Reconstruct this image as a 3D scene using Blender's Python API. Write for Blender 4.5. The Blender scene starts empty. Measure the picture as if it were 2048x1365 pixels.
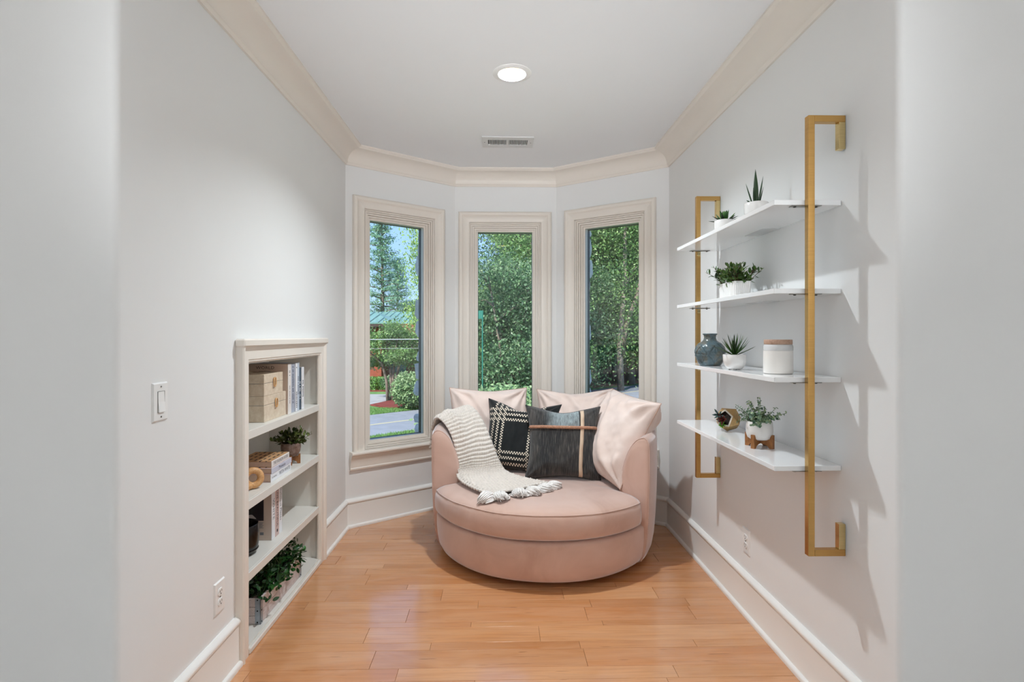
import bpy, math, random
import numpy as np
from mathutils import Vector, Matrix, Euler

PI = math.pi
R = math.radians
scene = bpy.context.scene
C = scene.collection

# ------------------------------------------------------------------ camera, world, lights, exposure
H = 1.365                                    # eye height
F = 1080.0                                   # focal length in pixels of a 2048 px wide frame
cam_data = bpy.data.cameras.new('camera')
cam_data.sensor_width = 36.0
cam_data.lens = F / 2048.0 * 36.0
cam_data.shift_y = -10.5 / 2048.0            # upright verticals, horizon a little above the middle
cam_data.clip_start = 0.05
cam_data.clip_end = 400
cam = bpy.data.objects.new('camera', cam_data)
C.objects.link(cam)
cam.location = (0, 0, H)
cam.rotation_euler = (PI / 2, 0, -math.atan(24.0 / F))
scene.camera = cam

world = bpy.data.worlds.new('sky')
scene.world = world
world.use_nodes = True
wn = world.node_tree
for n_ in list(wn.nodes):
    wn.nodes.remove(n_)
w_out = wn.nodes.new('ShaderNodeOutputWorld')
w_bg = wn.nodes.new('ShaderNodeBackground')
# clear summer sky: pale at the horizon, deeper blue towards the zenith
w_geo = wn.nodes.new('ShaderNodeTexCoord')
w_sep = wn.nodes.new('ShaderNodeSeparateXYZ')
w_ramp = wn.nodes.new('ShaderNodeValToRGB')
wn.links.new(w_geo.outputs['Generated'], w_sep.inputs[0])
wn.links.new(w_sep.outputs[2], w_ramp.inputs[0])
el_ = w_ramp.color_ramp.elements
el_[0].position = 0.0;  el_[0].color = (0.56, 0.76, 1.0, 1)
el_[1].position = 1.0;  el_[1].color = (0.22, 0.44, 0.90, 1)
e_ = el_.new(0.10); e_.color = (0.42, 0.66, 1.0, 1)
e_ = el_.new(0.30); e_.color = (0.30, 0.56, 1.0, 1)
wn.links.new(w_ramp.outputs[0], w_bg.inputs[0])
wn.links.new(w_bg.outputs[0], w_out.inputs[0])

def lamp(name, kind, loc, rot, energy, color=(1, 1, 1), size=0.2, size_y=None, angle=None, spread=None):
    d = bpy.data.lights.new(name, kind)
    d.energy = energy
    d.color = color
    if kind == 'AREA':
        d.shape = 'RECTANGLE' if size_y else 'DISK'
        d.size = size
        if size_y:
            d.size_y = size_y
        if spread:
            d.spread = spread
    if angle is not None:
        d.angle = angle
    o = bpy.data.objects.new(name, d)
    C.objects.link(o)
    o.location = loc
    o.rotation_euler = rot
    return o

SUN_E, SKY_S = 8.0, 1.2
CAN_E, CAN2_E, SIDE_E, UP_E, NOOK_FILL_E = 35.0, 3.0, 6.0, 54.0, 2.8
w_bg.inputs['Strength'].default_value = SKY_S
lamp('sun', 'SUN', (-4, -6, 14), (R(46), 0, R(-28)), SUN_E, (1.0, 0.95, 0.86), angle=R(2.0))
# unseen fill lights added behind the camera: two side panels, two lighting the ceiling,
# and two small ones aimed up at the nook ceiling
COOL = (0.93, 0.965, 1.0)
lamp('side_window_daylight', 'AREA', (-2.58, -1.3, 1.5), (0, R(-90), 0), SIDE_E, (1.0, 0.98, 0.95), 1.7, 2.6)
lamp('side_window_daylight', 'AREA', (2.78, -1.3, 1.5), (0, R(90), 0), SIDE_E, (1.0, 0.98, 0.95), 1.7, 2.6)
for px_ in (-1.75, 1.90):
    lamp('uplight_floor_lamp', 'AREA', (px_, -1.4, 1.55), (R(180), 0, 0), UP_E / 2, (1.0, 0.965, 0.92), 0.4)
for px_ in (-0.72, 0.84):
    up_ = lamp('softbox', 'AREA', (px_, -0.12, 1.62), (0, 0, 0), NOOK_FILL_E, COOL, 0.42, spread=R(60))
    up_.rotation_euler = (Vector((0.06, 3.7, 2.75)) - up_.location).to_track_quat('-Z', 'Y').to_euler()

vs = scene.view_settings
vs.view_transform = 'Standard'
vs.look = 'None'
vs.exposure = 0.17
vs.gamma = 1.0
vs.use_curve_mapping = False
scene.cycles.use_denoising = True
scene.cycles.max_bounces = 7
scene.cycles.diffuse_bounces = 5
scene.cycles.glossy_bounces = 3
scene.cycles.transparent_max_bounces = 8
scene.cycles.use_adaptive_sampling = True
scene.cycles.adaptive_threshold = 0.06
scene.cycles.adaptive_min_samples = 20
scene.cycles.sample_clamp_indirect = 6.0
scene.cycles.caustics_reflective = False
scene.cycles.caustics_refractive = False

# ------------------------------------------------------------------ materials
def lin(h):
    h = h.lstrip('#')
    out = []
    for i in (0, 2, 4):
        c = int(h[i:i + 2], 16) / 255.0
        out.append(c / 12.92 if c <= 0.04045 else ((c + 0.055) / 1.055) ** 2.4)
    return (out[0], out[1], out[2], 1.0)

class NT:
    """small wrapper for building node trees"""
    def __init__(self, name):
        self.m = bpy.data.materials.new(name)
        self.m.use_nodes = True
        self.t = self.m.node_tree
        self.bsdf = self.t.nodes['Principled BSDF']
        self.out = self.t.nodes['Material Output']
    def n(self, typ, **kw):
        nd = self.t.nodes.new(typ)
        for k, v in kw.items():
            setattr(nd, k, v)
        return nd
    def put(self, sock, v):
        if isinstance(v, bpy.types.NodeSocket):
            self.t.links.new(v, sock)
        else:
            sock.default_value = v
    def math(self, op, a, b=0.0, c=0.0):
        nd = self.n('ShaderNodeMath', operation=op)
        self.put(nd.inputs[0], a); self.put(nd.inputs[1], b); self.put(nd.inputs[2], c)
        return nd.outputs[0]
    def coord(self, which='Object'):
        return self.n('ShaderNodeTexCoord').outputs[which]
    def mapped(self, vec, scale=(1, 1, 1), loc=(0, 0, 0), rot=(0, 0, 0)):
        nd = self.n('ShaderNodeMapping')
        self.put(nd.inputs['Vector'], vec)
        nd.inputs['Scale'].default_value = scale
        nd.inputs['Location'].default_value = loc
        nd.inputs['Rotation'].default_value = rot
        return nd.outputs[0]
    def noise(self, vec, scale=5, detail=3, rough=0.5, out=0, distortion=0.0):
        nd = self.n('ShaderNodeTexNoise')
        self.put(nd.inputs['Vector'], vec)
        nd.inputs['Scale'].default_value = scale
        nd.inputs['Detail'].default_value = detail
        nd.inputs['Roughness'].default_value = rough
        nd.inputs['Distortion'].default_value = distortion
        return nd.outputs[out]
    def ramp(self, fac, stops):
        nd = self.n('ShaderNodeValToRGB')
        self.put(nd.inputs[0], fac)
        el = nd.color_ramp.elements
        while len(el) < len(stops):
            el.new(0.5)
        for e, (p, c) in zip(el, stops):
            e.position = p
            e.color = c
        return nd.outputs[0]
    def mix(self, fac, a, b, blend='MIX'):
        nd = self.n('ShaderNodeMix', data_type='RGBA', blend_type=blend)
        self.put(nd.inputs[0], fac); self.put(nd.inputs[6], a); self.put(nd.inputs[7], b)
        return nd.outputs[2]
    def bump(self, height, strength=0.2, dist=0.01):
        nd = self.n('ShaderNodeBump')
        nd.inputs['Strength'].default_value = strength
        nd.inputs['Distance'].default_value = dist
        self.put(nd.inputs['Height'], height)
        self.t.links.new(nd.outputs[0], self.bsdf.inputs['Normal'])
    def set(self, **kw):
        names = dict(color='Base Color', rough='Roughness', metal='Metallic', spec='Specular IOR Level',
                     coat='Coat Weight', coat_rough='Coat Roughness', sheen='Sheen Weight', sheen_rough='Sheen Roughness',
                     trans='Transmission Weight', ior='IOR', alpha='Alpha', sub='Subsurface Weight',
                     emit='Emission Color', emit_s='Emission Strength')
        for k, v in kw.items():
            self.put(self.bsdf.inputs[names[k]], v)
        return self

MATS = {}
def simple(name, color, rough=0.5, metal=0.0, bump=None, vary=None, **kw):
    """plain painted / ceramic / metal surface with faint procedural variation"""
    t = NT(name)
    col = lin(color) if isinstance(color, str) else color
    co = t.coord('Object')
    if vary:
        sc, amt = vary
        f = t.noise(co, sc, 3, 0.55)
        dark = tuple(c * (1 - amt) for c in col[:3]) + (1,)
        light = tuple(min(1, c * (1 + amt)) for c in col[:3]) + (1,)
        t.set(color=t.ramp(f, [(0.3, dark), (0.7, light)]))
    else:
        t.set(color=col)
    t.set(rough=rough, metal=metal, **kw)
    if bump:
        sc, st = bump
        t.bump(t.noise(co, sc, 4, 0.6), st, 0.005)
    MATS[name] = t.m
    return t.m

simple('wall_paint', '#E9EAEA', 0.62, bump=(220, 0.03), vary=(1.2, 0.012))
simple('wall_paint_warm', '#E9EAEA', 0.62, bump=(220, 0.03), vary=(1.2, 0.012))
simple('ceiling_paint', '#EEF0F2', 0.75, bump=(160, 0.03), vary=(0.9, 0.01))
simple('trim_paint', '#EAE3DA', 0.36, vary=(2.0, 0.012))
simple('base_paint', '#EFEEEB', 0.28, vary=(2.0, 0.012))
simple('cabinet_paint', '#E2DFD8', 0.36, vary=(2.0, 0.012))
simple('white_plastic', '#EEEEED', 0.3)
simple('slot_black', '#1B1B1B', 0.6)
simple('gasket_black', '#0C0D0F', 0.5)
simple('shelf_white', '#EFF0F1', 0.14, coat=0.5, coat_rough=0.05)
simple('vent_metal', '#D8D8D8', 0.4)
simple('can_reflector', '#F2D9A8', 0.4)  # warm lamp glow put into the reflector's colour
simple('black_plinth', '#0A0908', 0.7)
simple('pot_white', '#E9E7E5', 0.25, vary=(14, 0.03), coat=0.4, coat_rough=0.1)
simple('pot_matte', '#E4E1DE', 0.55, vary=(20, 0.03), bump=(60, 0.06))
simple('soil', '#2A1D15', 0.95, bump=(120, 0.6), vary=(60, 0.4))
simple('screw_steel', '#55534E', 0.35, 1.0)
simple('plate_white', '#D4D5D6', 0.3, 0.2)
simple('plate_steel', '#8F8D88', 0.35, 0.9)
simple('box_gold', '#E2B27C', 0.3, 0.55)
simple('black_ceramic', '#060606', 0.25)
simple('galvanised', '#A3ABB5', 0.38, 0.85, vary=(40, 0.12))
simple('nail_dark', '#15181C', 0.5, 0.6)
simple('page_paper', '#D6B9A4', 0.8, vary=(60, 0.05))
simple('page_white', '#D9CFC4', 0.8, vary=(60, 0.05))
simple('ink_dark', '#2B2A2B', 0.7)
simple('ink_grey', '#77777D', 0.7)
simple('ink_blue', '#5A6070', 0.7)
simple('ink_white', '#E6E8EA', 0.7)
simple('knit_cream', '#E4DCD4', 0.95, bump=(260, 0.6), vary=(40, 0.06), sheen=0.3)
simple('tassel_white', '#EFEBE8', 0.95, vary=(60, 0.04), sheen=0.3)
simple('cord_tan', '#B98A70', 0.85, bump=(300, 0.4), vary=(60, 0.15))
simple('ribbon_cream', '#DAC1A8', 0.9, bump=(400, 0.3))
simple('stem_brown', '#5A4630', 0.8)
simple('stem_green', '#5D7A4A', 0.7)
simple('wire_grey', '#9AA0A8', 0.5)
simple('sign_green', '#236F60', 0.5)
simple('mulch', '#6E2C28', 0.95, bump=(30, 0.9), vary=(9, 0.35))
simple('pine_straw', '#7E5A44', 0.95, bump=(30, 0.9), vary=(6, 0.3))
simple('asphalt', '#7F848F', 0.9, bump=(60, 0.3), vary=(3, 0.10))
simple('concrete_drive', '#97989D', 0.9, bump=(60, 0.2), vary=(2, 0.07))
simple('road_paint', '#B5AC8C', 0.8)
simple('roof_metal', '#7FA69C', 0.35, 0.35, vary=(0.8, 0.06))
simple('eave_dark', '#3A2C26', 0.7)
simple('siding_red', '#8A4632', 0.8, vary=(6, 0.15))
simple('house_glass', '#3C6470', 0.1, 0.0)
simple('teal_frame', '#4F8A8C', 0.5)

def brass(name, base, rough):
    t = NT(name)
    co = t.mapped(t.coord('Object'), (1, 1, 60))
    f = t.noise(co, 8, 3)
    b = lin(base)
    t.set(color=t.ramp(f, [(0.35, tuple(c * 0.9 for c in b[:3]) + (1,)), (0.65, b)]), metal=1.0, rough=rough)
    MATS[name] = t.m
brass('brass', '#D2A766', 0.27)
brass('brass_polished', '#E6CE96', 0.12)

def make_wood_floor():
    t = NT('maple_plank')
    pos = t.n('ShaderNodeNewGeometry').outputs['Position']
    rnd = t.n('ShaderNodeObjectInfo').outputs['Random']
    off = t.n('ShaderNodeVectorMath', operation='SCALE')
    off.inputs[0].default_value = (31.0, 17.0, 5.0)
    t.put(off.inputs['Scale'], rnd)
    add = t.n('ShaderNodeVectorMath', operation='ADD')
    t.put(add.inputs[0], pos); t.put(add.inputs[1], off.outputs[0])
    v = add.outputs[0]
    grain = t.noise(t.mapped(v, (2.2, 42, 1)), 1.6, 6, 0.62, distortion=0.6)
    figure = t.noise(t.mapped(v, (1.4, 6, 1)), 1.6, 3, 0.5, distortion=1.2)
    tone = t.ramp(rnd, [(0.0, lin('#BE7F4E')), (0.25, lin('#CF925E')), (0.5, lin('#C98856')), (0.75, lin('#D89E6C')), (1.0, lin('#C48252'))])
    col = t.mix(t.ramp(grain, [(0.42, (0, 0, 0, 1)), (0.7, (0.45, 0.45, 0.45, 1))]), tone, lin('#A86F4A'))
    col = t.mix(t.ramp(figure, [(0.35, (0, 0, 0, 1)), (0.75, (0.4, 0.4, 0.4, 1))]), col, lin('#DDB08A'))
    fleck = t.noise(t.mapped(v, (5, 70, 1)), 1.3, 2, 0.4)
    col = t.mix(t.ramp(fleck, [(0.72, (0, 0, 0, 1)), (0.78, (0.6, 0.6, 0.6, 1))]), col, lin('#6B3F26'))
    t.set(color=col, rough=t.math('MULTIPLY_ADD', t.noise(v, 7, 3), 0.10, 0.17), spec=0.5, coat=0.9, coat_rough=0.12)
    t.bump(grain, 0.05, 0.003)
    MATS['maple_plank'] = t.m
make_wood_floor()
simple('grey_carpet', '#B4B5B6', 0.95, bump=(200, 0.4), vary=(30, 0.05))
simple('floor_gap', '#6E452B', 0.8)

def make_velvet():
    t = NT('blush_velvet')
    co = t.coord('Object')
    f = t.noise(co, 3.2, 4, 0.6, distortion=0.8)
    g = t.noise(co, 26, 3, 0.6)
    col = t.ramp(f, [(0.28, lin('#BD9887')), (0.5, lin('#CDAA9A')), (0.75, lin('#D6B6A8'))])
    t.set(color=col, rough=0.75, sheen=1.0, sheen_rough=0.45)
    t.bsdf.inputs['Sheen Tint'].default_value = (0.88, 0.93, 1.0, 1)  # blue tint stands in for window daylight on the velvet
    t.bump(g, 0.12, 0.004)
    MATS['blush_velvet'] = t.m
    t = NT('blush_linen')
    co = t.coord('Object')
    f = t.noise(co, 5, 4, 0.6)
    t.set(color=t.ramp(f, [(0.3, lin('#E0CBC1')), (0.7, lin('#EBDAD2'))]), rough=0.85, sheen=0.5, sheen_rough=0.4)
    t.bump(t.noise(co, 30, 3, 0.6), 0.10, 0.004)
    MATS['blush_linen'] = t.m
    simple('seam_thread', '#BC9886', 0.9)
make_velvet()

def make_checked():
    t = NT('checked_weave')
    co = t.coord('Object')
    sep = t.n('ShaderNodeSeparateXYZ')
    t.put(sep.inputs[0], co)
    s = 0.0090
    i = t.math('FLOOR', t.math('DIVIDE', sep.outputs[0], s))
    j = t.math('FLOOR', t.math('DIVIDE', sep.outputs[2], s))
    chk = t.math('COMPARE', t.math('FLOORED_MODULO', t.math('ADD', i, j), 2.0), 0.0, 0.1)
    def band(k, a):
        d = t.math('SUBTRACT', k, a)
        inside = t.math('MULTIPLY', t.math('GREATER_THAN', d, -0.5), t.math('LESS_THAN', d, 9.5))
        line = t.math('LESS_THAN', t.math('FLOORED_MODULO', d, 4.0), 1.5)
        return t.math('MULTIPLY', inside, line)
    m = band(i, -21.0)
    for k, a in ((i, 8.0), (j, -22.0), (j, 10.0)):
        m = t.math('MAXIMUM', m, band(k, a))
    f = t.math('MULTIPLY', m, chk)
    t.set(color=t.mix(f, lin('#14181A'), lin('#E8DCCB')), rough=0.95, sheen=0.2)
    t.bump(t.math('ADD', f, t.noise(co, 300, 2)), 0.35, 0.003)
    MATS['checked_weave'] = t.m
    t = NT('charcoal_weave')
    co = t.coord('Object')
    st = t.noise(t.mapped(co, (90, 1, 7)), 2, 4, 0.65)
    st2 = t.noise(t.mapped(co, (9, 1, 2.2)), 1.5, 2, 0.5)
    col = t.ramp(st, [(0.35, lin('#18191B')), (0.52, lin('#303133')), (0.72, lin('#6B655F'))])
    sep = t.n('ShaderNodeSeparateXYZ')
    t.put(sep.inputs[0], co)
    # the woven panel at the top: pale blue-grey between two dark ends
    up = t.math('GREATER_THAN', sep.outputs[2], 0.088)
    mr = t.n('ShaderNodeMapRange', interpolation_type='SMOOTHSTEP')
    t.put(mr.inputs[0], t.math('ADD', sep.outputs[0], t.math('MULTIPLY', t.noise(co, 30, 3), 0.05)))
    mr.inputs[1].default_value = -0.11; mr.inputs[2].default_value = 0.0
    midp = t.math('MULTIPLY', mr.outputs[0], t.math('LESS_THAN', sep.outputs[0], 0.10))
    pale = t.ramp(t.noise(t.mapped(co, (60, 1, 14)), 2, 4, 0.7), [(0.3, lin('#5E676A')), (0.6, lin('#9AA7AB')), (0.8, lin('#B9C4C6'))])
    col = t.mix(t.math('MULTIPLY', up, midp), col, pale)
    col = t.mix(t.ramp(st2, [(0.45, (0, 0, 0, 1)), (0.8, (0.25, 0.25, 0.25, 1))]), col, lin('#7A7169'))
    t.set(color=col, rough=0.95, sheen=0.3)
    t.bump(t.noise(t.mapped(co, (220, 1, 120)), 2, 3, 0.7), 0.6, 0.004)
    MATS['charcoal_weave'] = t.m
make_checked()

def woodmat(name, a, b, scale=(1, 1, 14), rough=0.5):
    t = NT(name)
    f = t.noise(t.mapped(t.coord('Object'), scale), 6, 5, 0.6, distortion=0.5)
    t.set(color=t.ramp(f, [(0.3, lin(a)), (0.7, lin(b))]), rough=rough)
    MATS[name] = t.m
woodmat('walnut_stand', '#7A4A22', '#A8703C', (40, 40, 8))
woodmat('pale_wood', '#C08A55', '#E0B27D', (30, 8, 30), 0.4)
woodmat('lid_wood', '#A98672', '#CBA993', (8, 30, 30), 0.6)
woodmat('whitewashed_board', '#BCAEAB', '#DAD3D3', (30, 4, 40), 0.7)
woodmat('bark', '#5E5048', '#8F8278', (6, 6, 1.5), 0.95)
woodmat('bark_pale', '#6E645C', '#9A9089', (6, 6, 1.5), 0.95)

def leafmat(name, cols, rough=0.45, trans=0.35, island=False, sheen=0.0):
    """leaf: green varied from leaf to leaf, a little light passes through"""
    t = NT(name)
    r = t.n('ShaderNodeNewGeometry').outputs['Random Per Island'] if island else t.n('ShaderNodeObjectInfo').outputs['Random']
    k = len(cols) - 1
    col = t.ramp(r, [(i / k, lin(c)) for i, c in enumerate(cols)])
    t.set(color=col, rough=rough)
    tr = t.n('ShaderNodeBsdfTranslucent')
    t.put(tr.inputs['Color'], col)
    mx = t.n('ShaderNodeMixShader')
    mx.inputs[0].default_value = trans
    t.t.links.new(t.bsdf.outputs[0], mx.inputs[1])
    t.t.links.new(tr.outputs[0], mx.inputs[2])
    t.t.links.new(mx.outputs[0], t.out.inputs['Surface'])
    MATS[name] = t.m
leafmat('leaf_tree', ['#48703C', '#688F4C', '#83A862', '#587F46', '#A3BF80', '#5E7A58'], 0.5, 0.35, True)
leafmat('leaf_tree_light', ['#78A04A', '#94B95C', '#AECA78', '#82AA54', '#C2D692'], 0.5, 0.4, True)
leafmat('leaf_tree_dark', ['#3C5C40', '#547A50', '#6E9264', '#4A6A4A', '#90AC80', '#607864'], 0.5, 0.35, True)
leafmat('leaf_pine', ['#4E7A66', '#6E9A7A', '#86B08A', '#5A8870', '#A2C8A0'], 0.6, 0.2, True)
leafmat('leaf_shrub', ['#7C9B6A', '#95B07F', '#6A8E5C', '#A9BF92', '#86A573'], 0.5, 0.35, True)
leafmat('leaf_hedge', ['#4C743C', '#66944C', '#7EAC5E', '#588444', '#92C06E'], 0.5, 0.3, True)
leafmat('grass', ['#5E8A48', '#74A058', '#88B06A', '#507A40'], 0.7, 0.3, True)
leafmat('leaf_boxwood', ['#22341C', '#304A22', '#44642C', '#5C7A38', '#283E22', '#7C9A42'], 0.32, 0.2)
leafmat('leaf_deep', ['#123016', '#1E4A1E', '#2F6628', '#174020', '#3C7A2E'], 0.28, 0.2)
leafmat('leaf_olive', ['#2E3A18', '#4A5A24', '#5F7030', '#3A4820', '#748440'], 0.35, 0.25)
leafmat('leaf_eucalyptus', ['#466452', '#68866E', '#8CA684', '#BFD2A2', '#54725C', '#7C9880', '#A6BE94'], 0.55, 0.25, True)
leafmat('leaf_snake', ['#1E3A1E', '#28482A', '#223F20'], 0.35, 0.1)
leafmat('leaf_succulent', ['#2C5A1E', '#417A26', '#356A24'], 0.35, 0.15)
leafmat('leaf_succulent_dark', ['#24301E', '#2E4026', '#2A3826'], 0.4, 0.1)
leafmat('leaf_spiky', ['#1C3016', '#2C4A1C', '#39601E'], 0.4, 0.15)
leafmat('leaf_red', ['#4A1E18', '#6E2C20', '#5A241C'], 0.4, 0.1)
leafmat('leaf_blue', ['#2E4A4E', '#40605E', '#34524C'], 0.45, 0.1)
leafmat('leaf_lime', ['#4E8A1E', '#66A62A', '#7ABC36'], 0.45, 0.2)

def make_misc():
    t = NT('window_glass')
    tr = t.n('ShaderNodeBsdfTransparent')
    tr.inputs[0].default_value = (0.97, 0.985, 0.98, 1)
    gl = t.n('ShaderNodeBsdfGlossy')
    gl.inputs['Roughness'].default_value = 0.0
    fr = t.n('ShaderNodeFresnel')
    fr.inputs['IOR'].default_value = 1.5
    mx = t.n('ShaderNodeMixShader')
    t.put(mx.inputs[0], fr.outputs[0])
    t.t.links.new(tr.outputs[0], mx.inputs[1])
    t.t.links.new(gl.outputs[0], mx.inputs[2])
    t.t.links.new(mx.outputs[0], t.out.inputs['Surface'])
    MATS['window_glass'] = t.m
    t = NT('lamp_lens')
    t.set(color=(1, 0.95, 0.85, 1), emit=(1.0, 0.90, 0.72, 1), emit_s=7.0)
    MATS['lamp_lens'] = t.m
    # glazed teal vase with carved relief
    t = NT('teal_glaze')
    co = t.coord('Object')
    f = t.noise(co, 16, 4, 0.6)
    col = t.ramp(f, [(0.3, lin('#2E444A')), (0.48, lin('#4A6068')), (0.62, lin('#5E5E54')), (0.8, lin('#748C9C'))])
    t.set(color=col, rough=0.2, coat=0.6, coat_rough=0.05)
    t.bump(t.noise(co, 45, 3, 0.6), 0.25, 0.006)
    MATS['teal_glaze'] = t.m
    # frosted jar
    t = NT('frosted_jar')
    t.set(color=lin('#F3EFEA'), rough=0.3, coat=0.3)
    MATS['frosted_jar'] = t.m
    t = NT('clear_jar')
    t.set(color=lin('#F4F4F4'), rough=0.08, trans=0.25)
    MATS['clear_jar'] = t.m
    # shagreen box
    t = NT('cream_shagreen')
    co = t.coord('Object')
    f = t.noise(co, 40, 4, 0.65)
    t.set(color=t.ramp(f, [(0.3, lin('#CDB9A0')), (0.7, lin('#E0D2BE'))]), rough=0.5)
    t.bump(f, 0.3, 0.003)
    MATS['cream_shagreen'] = t.m
    # speckled clay pot
    t = NT('speckled_clay')
    co = t.coord('Object')
    f = t.noise(co, 30, 5, 0.7)
    t.set(color=t.ramp(f, [(0.35, lin('#6E5344')), (0.5, lin('#8B7468')), (0.7, lin('#A79A93'))]), rough=0.5)
    t.bump(f, 0.3, 0.004)
    MATS['speckled_clay'] = t.m
    # gilded concrete
    t = NT('gilded_facets')
    f = t.noise(t.coord('Object'), 24, 4, 0.6)
    t.set(color=t.ramp(f, [(0.3, lin('#A5814F')), (0.7, lin('#C6A774'))]), rough=0.45, metal=0.45)
    MATS['gilded_facets'] = t.m
    simple('concrete_facets', '#CFC6B8', 0.7, vary=(20, 0.08), bump=(60, 0.2))
    # rough pale stone
    t = NT('rough_stone')
    co = t.coord('Object')
    f = t.noise(co, 9, 6, 0.65)
    t.set(color=t.ramp(f, [(0.3, lin('#AEB0B8')), (0.55, lin('#D8D8DC')), (0.8, lin('#F0F0F2'))]), rough=0.9)
    t.bump(t.noise(co, 18, 6, 0.7), 0.8, 0.02)
    MATS['rough_stone'] = t.m
    # brick for the far house
    t = NT('brick_wall')
    b = t.n('ShaderNodeTexBrick')
    t.put(b.inputs['Vector'], t.mapped(t.coord('Object'), (1, 1, 1), rot=(R(90), 0, 0)))
    b.inputs['Color1'].default_value = lin('#8C4A38')
    b.inputs['Color2'].default_value = lin('#7A3C2E')
    b.inputs['Mortar'].default_value = lin('#A08476')
    b.inputs['Scale'].default_value = 4.0
    b.inputs['Mortar Size'].default_value = 0.012
    t.set(color=b.outputs[0], rough=0.9)
    MATS['brick_wall'] = t.m
    t = NT('lawn')
    f = t.noise(t.coord('Object'), 2.2, 6, 0.7)
    t.set(color=t.ramp(f, [(0.3, lin('#4C7340')), (0.6, lin('#6B9453')), (0.8, lin('#86A968'))]), rough=0.95)
    t.bump(t.noise(t.coord('Object'), 40, 3), 0.8, 0.05)
    MATS['lawn'] = t.m
    # the fashion book cover: tan with short black bars
    t = NT('barred_cover')
    co = t.coord('Object')
    sep = t.n('ShaderNodeSeparateXYZ')
    t.put(sep.inputs[0], co)
    x = t.math('DIVIDE', sep.outputs[0], 0.031)
    row = t.math('FLOOR', x)
    inrow = t.math('LESS_THAN', t.math('FRACT', x), 0.28)
    y = t.math('ADD', t.math('DIVIDE', sep.outputs[1], 0.052), t.math('MULTIPLY', row, 0.37))
    inlen = t.math('LESS_THAN', t.math('FRACT', y), 0.62)
    t.set(color=t.mix(t.math('MULTIPLY', inrow, inlen), lin('#C49A70'), lin('#17130F')), rough=0.6)
    MATS['barred_cover'] = t.m
make_misc()
def M(k):
    return MATS[k]
for nm, col in (('book_cream', '#D8C2B2'), ('book_white', '#E9EAEE'), ('book_grey', '#A9AEBC'), ('book_paleblue', '#C2CCDA'),
                ('book_navy', '#31485C'), ('book_lilac', '#C9CBDA'), ('book_pink', '#CDB3AE'), ('book_beige', '#CBB9AC'),
                ('photo_dark', '#2A2228'), ('photo_pale', '#B9B4B4'), ('spine_cream', '#E6E0DC')):
    simple(nm, col, 0.5, vary=(30, 0.02))

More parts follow.
